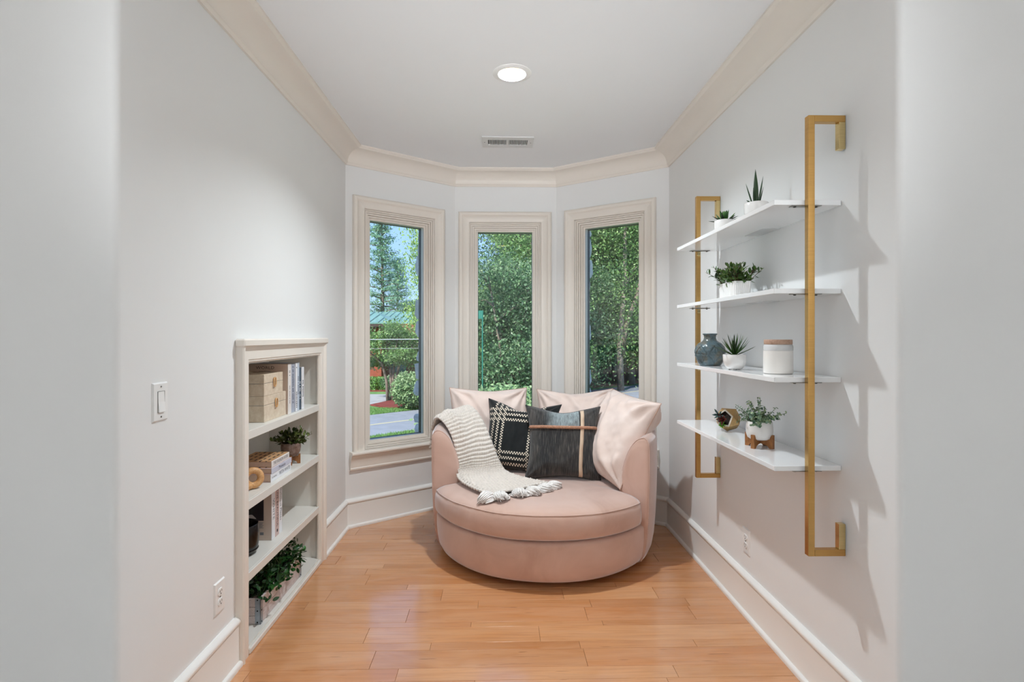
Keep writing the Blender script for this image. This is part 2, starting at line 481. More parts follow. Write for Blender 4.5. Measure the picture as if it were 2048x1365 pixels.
# ------------------------------------------------------------------ mesh helpers
class MB:
    def __init__(self):
        self.v = []; self.f = []
    def add(self, verts, faces):
        b = len(self.v)
        self.v.extend([tuple(p) for p in verts])
        self.f.extend([tuple(b + i for i in fc) for fc in faces])
        return self
    def box(self, x0, x1, y0, y1, z0, z1):
        return self.add([(x0, y0, z0), (x1, y0, z0), (x1, y1, z0), (x0, y1, z0), (x0, y0, z1), (x1, y0, z1), (x1, y1, z1), (x0, y1, z1)],
                        [(0, 3, 2, 1), (4, 5, 6, 7), (0, 1, 5, 4), (1, 2, 6, 5), (2, 3, 7, 6), (3, 0, 4, 7)])
    def bevel_box(self, x0, x1, y0, y1, z0, z1, b=0.003):
        """box with chamfered edges (24 verts)"""
        vs_, idx = [], {}
        lo, hi = (x0, y0, z0), (x1, y1, z1)
        for cx in (0, 1):
            for cy in (0, 1):
                for cz in (0, 1):
                    for ax in range(3):
                        p = []
                        for k, cc in enumerate((cx, cy, cz)):
                            e = hi[k] if cc else lo[k]
                            if k != ax:
                                e += -b if cc else b
                            p.append(e)
                        idx[(cx, cy, cz, ax)] = len(vs_)
                        vs_.append(p)
        fs = []
        for ax in range(3):
            o1, o2 = [k for k in range(3) if k != ax]
            for s in (0, 1):
                q = []
                for a, c in ((0, 0), (1, 0), (1, 1), (0, 1)):
                    key = [0, 0, 0]; key[ax] = s; key[o1] = a; key[o2] = c
                    q.append(idx[(key[0], key[1], key[2], ax)])
                fs.append(q)
            # edges parallel to ax
            for a in (0, 1):
                for c in (0, 1):
                    k0 = [0, 0, 0]; k1 = [0, 0, 0]
                    k0[o1] = k1[o1] = a; k0[o2] = k1[o2] = c
                    k0[ax] = 0; k1[ax] = 1
                    fs.append([idx[tuple(k0) + (o1,)], idx[tuple(k0) + (o2,)], idx[tuple(k1) + (o2,)], idx[tuple(k1) + (o1,)]])
        for cx in (0, 1):
            for cy in (0, 1):
                for cz in (0, 1):
                    fs.append([idx[(cx, cy, cz, 0)], idx[(cx, cy, cz, 1)], idx[(cx, cy, cz, 2)]])
        return self.add(vs_, fs)
    def prism(self, poly, z0, z1):
        """plan polygon (x, y) extruded in z"""
        n = len(poly)
        vs_ = [(x, y, z0) for x, y in poly] + [(x, y, z1) for x, y in poly]
        fs = [tuple(range(n))[::-1], tuple(range(n, 2 * n))]
        fs += [(i, (i + 1) % n, n + (i + 1) % n, n + i) for i in range(n)]
        return self.add(vs_, fs)
    def lathe(self, prof, seg=32, c=(0, 0, 0), cap=True):
        """profile [(r, z)] turned about z"""
        base = len(self.v)
        for r, z in prof:
            for k in range(seg):
                a = 2 * PI * k / seg
                self.v.append((c[0] + r * math.cos(a), c[1] + r * math.sin(a), c[2] + z))
        for i in range(len(prof) - 1):
            for k in range(seg):
                k2 = (k + 1) % seg
                self.f.append((base + i * seg + k, base + i * seg + k2, base + (i + 1) * seg + k2, base + (i + 1) * seg + k))
        if cap and prof[0][0] > 1e-6:
            self.f.append(tuple(base + k for k in range(seg))[::-1])
        if cap and prof[-1][0] > 1e-6:
            self.f.append(tuple(base + (len(prof) - 1) * seg + k for k in range(seg)))
        return self
    def tube(self, pts, rad, seg=8, closed=False):
        pts = [Vector(p) for p in pts]
        n = len(pts)
        rads = rad if isinstance(rad, (list, tuple)) else [rad] * n
        base = len(self.v)
        prev = None
        for i, p in enumerate(pts):
            if closed:
                d = pts[(i + 1) % n] - pts[i - 1]
            else:
                d = pts[min(i + 1, n - 1)] - pts[max(i - 1, 0)]
            d.normalize()
            if prev is None:
                ref = Vector((0, 0, 1)) if abs(d.z) < 0.9 else Vector((1, 0, 0))
                u = d.cross(ref).normalized()
            else:
                u = (prev - d * prev.dot(d)).normalized()
            prev = u
            w = d.cross(u)
            for k in range(seg):
                a = 2 * PI * k / seg
                self.v.append(tuple(p + (u * math.cos(a) + w * math.sin(a)) * rads[i]))
        for i in range(n if closed else n - 1):
            i2 = (i + 1) % n
            for k in range(seg):
                k2 = (k + 1) % seg
                self.f.append((base + i * seg + k, base + i * seg + k2, base + i2 * seg + k2, base + i2 * seg + k))
        if not closed:
            self.f.append(tuple(base + k for k in range(seg))[::-1])
            self.f.append(tuple(base + (n - 1) * seg + k for k in range(seg)))
        return self
    def grid(self, fn, nu, nv, closed_u=False):
        base = len(self.v)
        for i in range(nu):
            for j in range(nv):
                self.v.append(tuple(fn(i, j)))
        for i in range(nu if closed_u else nu - 1):
            i2 = (i + 1) % nu
            for j in range(nv - 1):
                self.f.append((base + i * nv + j, base + i2 * nv + j, base + i2 * nv + j + 1, base + i * nv + j + 1))
        return self
    def mesh(self, name, smooth=False, angle=None):
        me = bpy.data.meshes.new(name)
        me.from_pydata(self.v, [], self.f)
        me.validate(clean_customdata=False)
        fix_normals(me)
        if smooth:
            me.polygons.foreach_set('use_smooth', [True] * len(me.polygons))
            if angle:
                me.set_sharp_from_angle(angle=R(angle))
        me.update()
        return me
    def build(self, name, mat, parent=None, loc=None, rot=None, smooth=False, angle=None):
        o = bpy.data.objects.new(name, self.mesh(name, smooth, angle))
        o.data.materials.append(M(mat))
        C.objects.link(o)
        if parent:
            o.parent = parent
        if loc is not None:
            o.location = loc
        if rot is not None:
            o.rotation_euler = rot
        return o

import bmesh
def fix_normals(me):
    bm = bmesh.new()
    bm.from_mesh(me)
    bmesh.ops.recalc_face_normals(bm, faces=bm.faces)
    bm.to_mesh(me)
    bm.free()

def tag(o, label, cat, group=None, kind=None):
    if label:
        o['label'] = label
    if cat:
        o['category'] = cat
    if group:
        o['group'] = group
    if kind:
        o['kind'] = kind
    return o

def thing(name, label, cat, loc=(0, 0, 0), rotz=0.0, group=None, kind=None, rot=None):
    o = bpy.data.objects.new(name, None)
    o.empty_display_size = 0.05
    C.objects.link(o)
    o.location = loc
    o.rotation_euler = rot if rot is not None else (0, 0, rotz)
    return tag(o, label, cat, group, kind)

def put_mesh(name, me, parent, mw, mat=None):
    o = bpy.data.objects.new(name, me)
    C.objects.link(o)
    o.parent = parent
    o.matrix_local = mw
    return o

def lettering(text, name, parent, size, mat, mw, align='CENTER', squeeze=1.0, depth=0.0):
    """flat printed letters as a mesh child"""
    cu = bpy.data.curves.new('lettering', 'FONT')
    cu.body = text
    cu.size = size
    cu.align_x = align
    cu.align_y = 'CENTER'
    cu.space_character = 1.05
    cu.resolution_u = 2
    tmp = bpy.data.objects.new('lettering_tmp', cu)
    C.objects.link(tmp)
    bpy.context.view_layer.update()
    me = bpy.data.meshes.new_from_object(tmp.evaluated_get(bpy.context.evaluated_depsgraph_get()))
    bpy.data.objects.remove(tmp)
    bpy.data.curves.remove(cu)
    me.materials.clear()
    me.materials.append(M(mat))
    me.transform(Matrix.Diagonal((squeeze, 1, 1, 1)))
    return put_mesh(name, me, parent, mw)

def miter_offsets(pts, side):
    """for a 2-D polyline: per-point vectors so that p + o * vec is the polyline shifted sideways by o"""
    out = []
    n = len(pts)
    nor = []
    for i in range(n - 1):
        dx, dy = pts[i + 1][0] - pts[i][0], pts[i + 1][1] - pts[i][1]
        L = math.hypot(dx, dy)
        nor.append((-dy / L * side, dx / L * side))
    for i in range(n):
        if i == 0:
            out.append(nor[0])
        elif i == n - 1:
            out.append(nor[-1])
        else:
            a, b = nor[i - 1], nor[i]
            d = 1 + a[0] * b[0] + a[1] * b[1]
            out.append(((a[0] + b[0]) / d, (a[1] + b[1]) / d))
    return out

def sweep_segments(pts, side, prof, to3d):
    """mitred moulding: returns one MB per straight segment; prof is a closed section [(offset, height)]"""
    off = miter_offsets(pts, side)
    res = []
    n = len(prof)
    for i in range(len(pts) - 1):
        mb = MB()
        vs_ = []
        for k in (i, i + 1):
            for o, h in prof:
                vs_.append(to3d(pts[k][0] + off[k][0] * o, pts[k][1] + off[k][1] * o, h))
        fs = [(j, (j + 1) % n, n + (j + 1) % n, n + j) for j in range(n)]
        fs += [tuple(range(n)), tuple(range(n, 2 * n))[::-1]]
        mb.add(vs_, fs)
        res.append(mb)
    return res

def fbm(x, y, z, seed=0.0):
    from mathutils import noise as mn
    return mn.fractal(Vector((x + seed * 7.1, y - seed * 3.7, z + seed * 1.9)), 1.0, 2.0, 3)
# ------------------------------------------------------------------ the room
XL, XR = -1.095, 1.215          # side walls
YF_L, YF_R = 1.566, 1.616       # where the nook opens into the room behind the camera
CEIL = 2.70
PL = (XL, 3.85)                 # bay corners on the inner wall face
PCL = (-0.366, 4.40)
PCR = (0.461, 4.40)
PR = (XR, 3.855)
TH = 0.12

def structure(o, label, cat=None):
    return tag(o, label, cat or o.name.split('_')[0], kind='structure')

# floor: sub-floor and single maple planks of mixed widths
fl = MB().box(-2.72, 2.92, -3.62, 4.55, -0.12, -0.014).build('floor', 'floor_gap')
structure(fl, 'pale maple plank floor with planks of mixed widths', 'floor')
random.seed(11)
edges = [2.1407, 2.2215, 2.349, 2.407, 2.534, 2.578, 2.7055]
seq = [0.083, 0.127, 0.057, 0.127, 0.083, 0.057, 0.127, 0.083, 0.127, 0.057]
k = 0
while edges[-1] < 4.5:
    edges.append(edges[-1] + seq[k % len(seq)]); k += 1
k = 3
while edges[0] > 1.5:
    edges.insert(0, edges[0] - seq[k % len(seq)]); k += 1
def room_span(y):
    """inner width of the nook at depth y"""
    if y < 1.62:
        return -2.6, 2.8
    if y < 3.85:
        return XL - 0.30 if 2.3 < y < 3.3 else XL, XR
    t = min(1.0, (y - 3.85) / 0.55)
    return XL + t * (PCL[0] - XL), XR + t * (PCR[0] - XR)
for r_ in range(len(edges) - 1):
    y0, y1 = edges[r_], edges[r_ + 1]
    xa, xb = room_span(y0)
    xa, xb = max(xa, -2.6), min(xb, 2.8)
    if 2.3 < y1 and y0 < 3.35:
        xa = XL - 0.02
    x = xa - random.uniform(0.0, 0.7)
    if r_ == edges.index(2.578): x = -0.565 - 1.0       # the joint seen in the reflection at the left
    while x < xb:
        L = random.uniform(0.45, 1.15)
        a, b = max(x, xa), min(x + L, xb)
        if b - a > 0.03:
            g = 0.0005
            p = MB().bevel_box(a + g, b - g, y0 + g, y1 - g, -0.013, random.uniform(-0.0002, 0.0002), 0.0008).build('plank', 'maple_plank', fl)
        x += L
# unseen grey carpet added behind the camera, keeps bounced light neutral
structure(MB().box(-2.6, 2.8, -3.5, edges[0], -0.013, 0.001).build('floor_carpet', 'grey_carpet'), 'unseen pale grey carpet added behind the camera for neutral bounce', 'carpet')

ce = MB().box(-2.72, 2.92, -3.62, 4.56, CEIL, CEIL + 0.1).build('ceiling', 'ceiling_paint')
structure(ce, 'flat pale grey painted ceiling above the window nook', 'ceiling')

def wall_strip(mb, P0, P1, z0, z1, s0=None, s1=None, ext0=0.0, ext1=0.0, th=TH, inward=0.0):
    """a piece of wall on the line P0-P1 from distance s0 to s1, thickness to the outside (left of P0->P1)"""
    dx, dy = P1[0] - P0[0], P1[1] - P0[1]
    L = math.hypot(dx, dy)
    ux, uy = dx / L, dy / L
    nx, ny = -uy, ux
    a = (-ext0 if s0 is None else s0)
    b = (L + ext1 if s1 is None else s1)
    poly = [(P0[0] + ux * a, P0[1] + uy * a), (P0[0] + ux * b, P0[1] + uy * b)]
    poly += [(poly[1][0] + nx * th, poly[1][1] + ny * th), (poly[0][0] + nx * th, poly[0][1] + ny * th)]
    mb.prism(poly, z0, z1)
    return mb

# left wall with the opening of the built-in bookcase
NY0, NY1, NZ1 = 2.300, 3.290, 1.285
mb = MB()
mb.prism([(XL, 1.72), (XL, NY0), (XL - TH, NY0), (XL - TH, 1.72)], 0, CEIL)
mb.prism([(XL, NY1), (XL, 3.90), (XL - TH, 3.90), (XL - TH, NY1)], 0, CEIL)
mb.prism([(XL, NY0), (XL, NY1), (XL - TH, NY1), (XL - TH, NY0)], NZ1, CEIL)
structure(mb.build('wall_left', 'wall_paint'), 'pale grey left wall around the built-in bookcase')
mb = MB().prism([(XR, 1.76), (XR + TH, 1.76), (XR + TH, 3.90), (XR, 3.90)], 0, CEIL)
structure(mb.build('wall_right', 'wall_paint'), 'pale grey right wall behind the brass shelves')

# the cheeks beside the opening, with rounded drywall corners
rb = 0.022
def cheek(sx, xw, yf, xo, name, label):
    arc = [(xw - sx * (-rb + rb * math.cos(a)) * 1.0, 0) for a in (0,)]
    pts = [(xo, yf)]
    for k_ in range(7):
        a = PI / 2 * k_ / 6
        pts.append((xw + sx * (rb - rb * math.sin(a)), yf + rb - rb * math.cos(a)))
    pts += [(xw, 1.72 if sx < 0 else 1.76), (xw + sx * TH, 1.72 if sx < 0 else 1.76), (xo, 1.76)]
    o = MB().prism(pts, 0, CEIL).build(name, 'wall_paint_warm', smooth=True, angle=30)
    structure(o, label)
cheek(-1, XL, YF_L, -2.6, 'wall_front_left', 'grey wall face left of the opening, nearest the camera')
cheek(1, XR, YF_R, 2.8, 'wall_front_right', 'grey wall face right of the opening, nearest the camera')
for nm, a in (('wall_rear_left', (-2.72, -2.6, -3.62, 1.7)), ('wall_rear_right', (2.8, 2.92, -3.62, 1.7)), ('wall_rear', (-2.72, 2.92, -3.62, -3.5))):
    structure(MB().box(*a, -0.1, CEIL).build(nm, 'wall_paint_warm'), {'wall_rear_left': 'plain left wall of the room behind the camera',
              'wall_rear_right': 'plain right wall of the room behind the camera', 'wall_rear': 'plain back wall of the room behind the camera'}[nm])

# bay walls, each with its window opening
GW, GZ0, GZ1 = 0.2245, 0.593, 2.219           # glass half width, bottom, top
HW, HZ0, HZ1 = 0.291, 0.50, 2.286             # opening in the wall
def bay_wall(name, P0, P1, sc_, label, ext0, ext1):
    mb = MB()
    wall_strip(mb, P0, P1, 0, CEIL, None, sc_ - HW, ext0, ext1)
    wall_strip(mb, P0, P1, 0, CEIL, sc_ + HW, None, ext0, ext1)
    wall_strip(mb, P0, P1, 0, HZ0, sc_ - HW, sc_ + HW)
    wall_strip(mb, P0, P1, HZ1, CEIL, sc_ - HW, sc_ + HW)
    structure(mb.build(name, 'wall_paint'), label)
SL = 0.428
LC = math.hypot(PCR[0] - PCL[0], PCR[1] - PCL[1])
SC = 0.408
LR = math.hypot(PR[0] - PCR[0], PR[1] - PCR[1])
SR = LR - 0.470
bay_wall('wall_bay_left', PL, PCL, SL, 'angled bay wall holding the left window', 0.06, 0.06)
bay_wall('wall_bay_center', PCL, PCR, SC, 'short bay wall holding the centre window', 0.06, 0.06)
bay_wall('wall_bay_right', PCR, PR, SR, 'angled bay wall holding the right window', 0.06, 0.06)

def rect_ring(mb, hw0, z00, z01, hw1, z10, z11, y0, y1):
    """square frame between an outer and an inner rectangle"""
    mb.box(-hw0, -hw1, y0, y1, z00, z01)
    mb.box(hw1, hw0, y0, y1, z00, z01)
    mb.box(-hw1, hw1, y0, y1, z00, z10)
    mb.box(-hw1, hw1, y0, y1, z11, z01)

CAS = [(0, 0), (0, 0.013), (0.004, 0.017), (0.046, 0.017), (0.052, 0.021), (0.057, 0.029), (0.066, 0.034), (0.076, 0.033), (0.083, 0.028), (0.087, 0.020), (0.087, 0)]
STOOL = [(0, 0.537), (0.052, 0.537), (0.058, 0.531), (0.058, 0.521), (0.053, 0.514), (0.046, 0.511)]
STOOL += [(0.022 + 0.022 * (1 - math.sin(a * PI / 2 / 6)), 0.505 - 0.065 * (a / 6) ** 1.2) for a in range(7)]
STOOL += [(0.020, 0.424), (0.024, 0.418), (0.022, 0.408), (0.016, 0.404), (0, 0.404)]
def make_window(idx, P0, P1, s, label):
    ux, uy = (P1[0] - P0[0]), (P1[1] - P0[1])
    L = math.hypot(ux, uy); ux /= L; uy /= L
    w = thing('window_%d' % idx, label, 'window', (P0[0] + ux * s, P0[1] + uy * s, 0), math.atan2(uy, ux), kind='structure')
    ib = 0.290
    path = [(-ib, 0.537), (-ib, 2.285), (ib, 2.285), (ib, 0.537)]
    for mb in sweep_segments(path, 1, CAS, lambda x, z, h: (x, -h, z)):
        mb.build('casing', 'trim_paint', w, smooth=True, angle=35)
    jb = MB()
    steps = [(0.291, 0.281, 0.004), (0.281, 0.2775, 0.016), (0.2775, 0.268, 0.009), (0.268, 0.2645, 0.024), (0.2645, 0.254, 0.017)]
    for a, b, y0 in steps:
        g0, g1 = (a - GW), (b - GW)
        rect_ring(jb, a, max(0.5, GZ0 - g0), GZ1 + g0, b, GZ0 - g1, GZ1 + g1, y0, 0.13)
    jb.build('jamb_liner', 'trim_paint', w)
    sb = MB()
    for a, b, y0, y1 in [(0.254, 0.250, 0.036, 0.10), (0.250, 0.239, 0.030, 0.10), (0.239, GW, 0.046, 0.09)]:
        g0, g1 = (a - GW), (b - GW)
        rect_ring(sb, a, GZ0 - g0, GZ1 + g0, b, GZ0 - g1, GZ1 + g1, y0, y1)
    sb.build('sash', 'trim_paint', w)
    MB().box(-GW - 0.004, GW + 0.004, 0.060, 0.066, GZ0 - 0.004, GZ1 + 0.004).build('glass_pane', 'window_glass', w)
    gb = MB()
    rect_ring(gb, GW + 0.012, GZ0 - 0.012, GZ1 + 0.012, GW - 0.0015, GZ0 + 0.0, GZ1 - 0.0015, 0.092, 0.128)
    gb.build('outer_gasket', 'gasket_black', w)
    sw = 0.398 if idx != 2 else 0.392
    n = len(STOOL)
    mb = MB().add([(x, -p, z) for x in (-sw, sw) for p, z in STOOL],
                  [(j, (j + 1) % n, n + (j + 1) % n, n + j) for j in range(n)] + [tuple(range(n)), tuple(range(n, 2 * n))[::-1]])
    mb.build('window_sill', 'trim_paint', w, smooth=True, angle=35)
    return w
make_window(1, PL, PCL, SL, 'left tall window with cream casing, street and green-roofed house beyond')
make_window(2, PCL, PCR, SC, 'centre tall window with cream casing, facing leafy trees')
make_window(3, PCR, PR, SR, 'right tall window with cream casing, tree trunks beyond')

# crown moulding, one mitred length per wall
loop = [(XL, 1.6), PL, PCL, PCR, PR, (XR, 1.6)]
CROWN = [(0, CEIL), (0, CEIL - 0.122), (0.010, CEIL - 0.122), (0.013, CEIL - 0.116), (0.016, CEIL - 0.108)]
for k_ in range(9):
    a = k_ / 8 * PI / 2
    CROWN.append((0.020 + 0.080 * (1 - math.cos(a)), CEIL - 0.105 + 0.080 * math.sin(a)))
CROWN += [(0.112, CEIL - 0.022), (0.119, CEIL - 0.013), (0.126, CEIL - 0.010), (0.126, CEIL)]
names = ['along the left wall', 'above the left window', 'above the centre window', 'above the right window', 'along the right wall']
for i, mb in enumerate(sweep_segments(loop, -1, CROWN, lambda x, y, h: (x, y, h))):
    o = mb.build('trim_%d' % (i + 1), 'trim_paint', smooth=True, angle=35)
    structure(o, 'cream crown moulding ' + names[i], 'crown moulding')

# baseboards
BASE = [(0, 0), (0.032, 0), (0.032, 0.010), (0.030, 0.016), (0.025, 0.020), (0.018, 0.022), (0.017, 0.024), (0.017, 0.166), (0.014, 0.168), (0.014, 0.171),
        (0.021, 0.174), (0.024, 0.180), (0.023, 0.188), (0.018, 0.195), (0.010, 0.200), (0.006, 0.203), (0, 0.203)]
sets = [([(XL, 1.60), (XL, 2.259)], [('baseboard_left', 'white baseboard on the left wall, near side of the bookcase')]),
        ([(XL, 3.331), PL, PCL, PCR, PR, (XR, 1.64)],
         [('baseboard_left_far', 'short white baseboard between bookcase and bay corner'), ('baseboard_bay_left', 'white baseboard below the left window'),
          ('baseboard_bay_center', 'white baseboard behind the chair below the centre window'), ('baseboard_bay_right', 'white baseboard below the right window'),
          ('baseboard_right', 'long white baseboard under the brass shelves')])]
for pts, nms in sets:
    for mb, (nm, lb) in zip(sweep_segments(pts, -1, BASE, lambda x, y, h: (x, y, h)), nms):
        structure(mb.build(nm, 'base_paint', smooth=True, angle=35), lb, 'baseboard')

# ------------------------------------------------------------------ recessed ceiling lights
def can_light(x, y, label, energy):
    t = thing('recessed_light', label, 'ceiling light', (x, y, CEIL), group='recessed ceiling lights')
    MB().lathe([(0.068, -0.003), (0.070, -0.007), (0.088, -0.006), (0.0985, -0.002), (0.0985, 0.0), (0.068, 0.0), (0.068, -0.003)], 48, cap=False).build('trim_ring', 'white_plastic', t, smooth=True, angle=40)
    MB().lathe([(0.0695, -0.0025), (0.062, 0.02), (0.047, 0.050)], 40, cap=False).build('reflector', 'can_reflector', t, smooth=True)
    MB().lathe([(0.0, 0.048), (0.040, 0.048), (0.0475, 0.0495)], 32, cap=False).build('lens', 'lamp_lens', t, smooth=True)
    lamp('recessed_lamp', 'AREA', (x, y, CEIL + 0.043), (0, 0, 0), energy, (0.88, 0.955, 1.0), 0.084)
    return t
# holes for the cans are cut into the ceiling
def cut_can(o, x, y):
    c = MB().lathe([(0.069, -0.2), (0.069, 0.2)], 40).mesh('cut')
    co = bpy.data.objects.new('cut', c); C.objects.link(co); co.location = (x, y, CEIL + 0.1)
    md = o.modifiers.new('hole', 'BOOLEAN'); md.object = co; md.operation = 'DIFFERENCE'; md.solver = 'EXACT'
    bpy.context.view_layer.update()
    me = bpy.data.meshes.new_from_object(o.evaluated_get(bpy.context.evaluated_depsgraph_get()))
    o.modifiers.clear(); o.data = me
    bpy.data.objects.remove(co)
CANS = [(0.061, 2.745, 'round white recessed light glowing in the nook ceiling', CAN_E), (0.03, 0.95, 'round recessed light in the ceiling nearer the camera, above the picture', CAN2_E)]
for x, y, lb, e in CANS:
    cut_can(ce, x, y)
    can_light(x, y, lb, e)

# ceiling register
vt = thing('ceiling_vent', 'white slotted metal air vent in the ceiling near the windows', 'vent', (0.053, 3.708, CEIL), R(0.6))
mb = MB()
W, D = 0.175, 0.0985
sx0, sx1, sy = 0.135, 0.008, 0.048
for a, b, c, d in ((-W, W, -D, -sy), (-W, W, sy, D), (-W, -sx0, -sy, sy), (sx0, W, -sy, sy), (-sx1, sx1, -sy, sy)):
    mb.box(a, b, c, d, -0.008, -0.001)
mb.build('frame', 'vent_metal', vt)
MB().box(-sx0, sx0, -sy, sy, -0.0012, -0.0004).build('dark_throat', 'slot_black', vt)
sl = MB().add([(-0.001, -sy, -0.0015), (0.001, -sy, -0.0015), (0.006, -sy, -0.008), (0.004, -sy, -0.008),
               (-0.001, sy, -0.0015), (0.001, sy, -0.0015), (0.006, sy, -0.008), (0.004, sy, -0.008)],
              [(0, 1, 2, 3), (4, 7, 6, 5), (0, 4, 5, 1), (1, 5, 6, 2), (2, 6, 7, 3), (3, 7, 4, 0)]).mesh('slat')
sl.materials.append(M('vent_metal'))
for s in (-1, 1):
    for i in range(11):
        x = sx1 + 0.006 + i * (sx0 - sx1 - 0.010) / 10.5
        put_mesh('slat', sl, vt, Matrix.Translation((s * x - 0.002, 0, 0)))
for s in (-1, 1):
    MB().lathe([(0.0, -0.0095), (0.003, -0.0092), (0.0035, -0.008)], 10, (s * 0.158, 0, 0)).build('screw', 'screw_steel', vt)

# ------------------------------------------------------------------ outlets and switch (local: x along the wall, y = 0 wall face, -y into the room)
def wall_plate(name, label, cat, loc, rotz, kind, group=None):
    t = thing(name, label, cat, loc, rotz, group)
    w, h = 0.039, 0.062
    mb = MB().add([(-w, 0, -h), (w, 0, -h), (w, 0, h), (-w, 0, h), (-w + .004, -.006, -h + .004), (w - .004, -.006, -h + .004), (w - .004, -.006, h - .004), (-w + .004, -.006, h - .004)],
                  [(3, 2, 1, 0), (4, 5, 6, 7), (0, 1, 5, 4), (1, 2, 6, 5), (2, 3, 7, 6), (3, 0, 4, 7)])
    mb.build('cover_plate', 'white_plastic', t)
    if kind == 'outlet':
        for s in (-1, 1):
            zc = s * 0.0195
            pts = []
            for k_ in range(20):
                a = 2 * PI * k_ / 20
                pts.append((0.017 * math.cos(a), max(-0.0135, min(0.0135, 0.017 * math.sin(a)))))
            n = len(pts)
            mb = MB().add([(x, y, zc + z) for y in (-.005, -.009) for x, z in pts], [tuple(range(n)), tuple(range(n, 2 * n))[::-1]] + [(i, (i + 1) % n, n + (i + 1) % n, n + i) for i in range(n)])
            f = mb.build('receptacle', 'white_plastic', t)
            sb = MB()
            sb.box(-0.0075, -0.0055, -0.0095, -0.0085, zc - 0.001, zc + 0.008)
            sb.box(0.0055, 0.0075, -0.0095, -0.0085, zc + 0.0005, zc + 0.0075)
            sb.box(-0.0022, 0.0022, -0.0095, -0.0085, zc - 0.0095, zc - 0.0045)
            sb.build('slots', 'slot_black', f)
        MB().lathe([(0.0, 0.002), (0.003, 0.0015), (0.0032, 0)], 10).build('screw', 'plate_steel', t, (0, -0.006, 0), (R(90), 0, 0))
    else:
        mb = MB()
        rect_ring(mb, 0.0175, -0.034, 0.034, 0.0165, -0.033, 0.033, -0.0075, -0.0055)
        mb.build('rocker_frame', 'plate_steel', t)
        MB().add([(-.0163, -.006, -.0328), (.0163, -.006, -.0328), (.0163, -.006, .0328), (-.0163, -.006, .0328),
                  (-.0163, -.0115, -.0328), (.0163, -.0115, -.0328), (.0163, -.0068, .0328), (-.0163, -.0068, .0328), (-.0163, -.0078, 0), (.0163, -.0078, 0)],
                 [(0, 1, 2, 3), (4, 8, 9, 5), (8, 7, 6, 9), (0, 4, 5, 1), (2, 6, 7, 3), (0, 3, 7, 8, 4), (1, 5, 9, 6, 2)]).build('rocker', 'white_plastic', t)
        for z in (-0.0485, 0.0485):
            MB().lathe([(0.0, 0.002), (0.0028, 0.0015), (0.003, 0)], 10).build('screw', 'plate_steel', t, (0, -0.006, z), (R(90), 0, 0))
wall_plate('wall_outlet', 'white wall outlet low on the left wall near the bookcase', 'outlet', (XL, 2.127, 0.349), R(90), 'outlet')
wall_plate('wall_outlet', 'white wall outlet low on the right wall below the brass shelves', 'outlet', (XR, 2.632, 0.354), R(-90), 'outlet')
wall_plate('light_switch', 'white rocker light switch on the left wall', 'switch', (XL, 1.76, 1.153), R(90), 'switch')

# ------------------------------------------------------------------ built-in bookcase (local = world coordinates, x depth to the left)
bc = thing('built_in_bookcase', 'cream built-in bookcase recessed in the left wall', 'bookcase', (XL, 2.795, 0))
def lx(x): return x - XL
def ly(y): return y - 2.795
NB = XL - 0.29                                   # back panel
iy0, iy1, iz1 = 2.318, 3.272, 1.268               # inside of the case
MB().box(lx(NB) - 0.015, lx(NB), ly(iy0), ly(iy1), 0, iz1).build('back_panel', 'cabinet_paint', bc)
MB().box(lx(NB), lx(XL) + 0.004, ly(iy0) - 0.018, ly(iy0), 0, iz1).build('side_panel', 'cabinet_paint', bc)
MB().box(lx(NB), lx(XL) + 0.004, ly(iy1), ly(iy1) + 0.018, 0, iz1).build('side_panel', 'cabinet_paint', bc)
MB().box(lx(NB), lx(XL) + 0.004, ly(iy0), ly(iy1), iz1, iz1 + 0.016).build('top_panel', 'cabinet_paint', bc)
SH = [0.954, 0.652, 0.342]
for z in SH:
    s = MB().bevel_box(lx(NB), lx(XL) + 0.000, ly(iy0), ly(iy1), z - 0.018, z, 0.001).build('shelf', 'cabinet_paint', bc)
    MB().bevel_box(lx(XL), lx(XL) + 0.014, ly(iy0) + 0.001, ly(iy1) - 0.001, z - 0.037, z + 0.0005, 0.0015).build('front_lip', 'cabinet_paint', s)
    MB().box(lx(NB), lx(XL) - 0.02, ly(iy1) - 0.014, ly(iy1), z - 0.045, z - 0.018).build('shelf_cleat', 'cabinet_paint', s)
s = MB().box(lx(NB), lx(XL) + 0.012, ly(iy0), ly(iy1), 0.0, 0.032).build('bottom_board', 'cabinet_paint', bc)
MB().bevel_box(lx(XL) + 0.010, lx(XL) + 0.028, ly(2.334), ly(3.256), 0.0, 0.026, 0.004).build('front_lip', 'cabinet_paint', s)
NC = [(0, 0), (0, 0.016), (0.003, 0.021), (0.010, 0.021), (0.013, 0.025), (0.050, 0.025), (0.055, 0.030), (0.064, 0.036), (0.072, 0.036), (0.077, 0.030), (0.077, 0)]
pth = [(2.336, 0.0), (2.336, 1.251), (3.254, 1.251), (3.254, 0.0)]
for mb in sweep_segments(pth, 1, [(o * (1.0), h) for o, h in NC], lambda y, z, h: (lx(XL) + h, ly(y), z)):
    mb.build('casing', 'trim_paint', bc, smooth=True, angle=35)
MB().bevel_box(lx(XL), lx(XL) + 0.044, ly(2.252), ly(3.338), 1.318, 1.352, 0.006).build('cap_moulding', 'trim_paint', bc)
mb = MB()
mb.box(lx(XL) + 0.004, lx(XL) + 0.012, ly(iy0) , ly(2.340), 0.03, 1.262)
mb.box(lx(XL) + 0.004, lx(XL) + 0.012, ly(3.250), ly(iy1), 0.03, 1.262)
mb.box(lx(XL) + 0.004, lx(XL) + 0.012, ly(2.34), ly(3.25), 1.246, 1.262)
mb.build('inner_bead', 'trim_paint', bc)
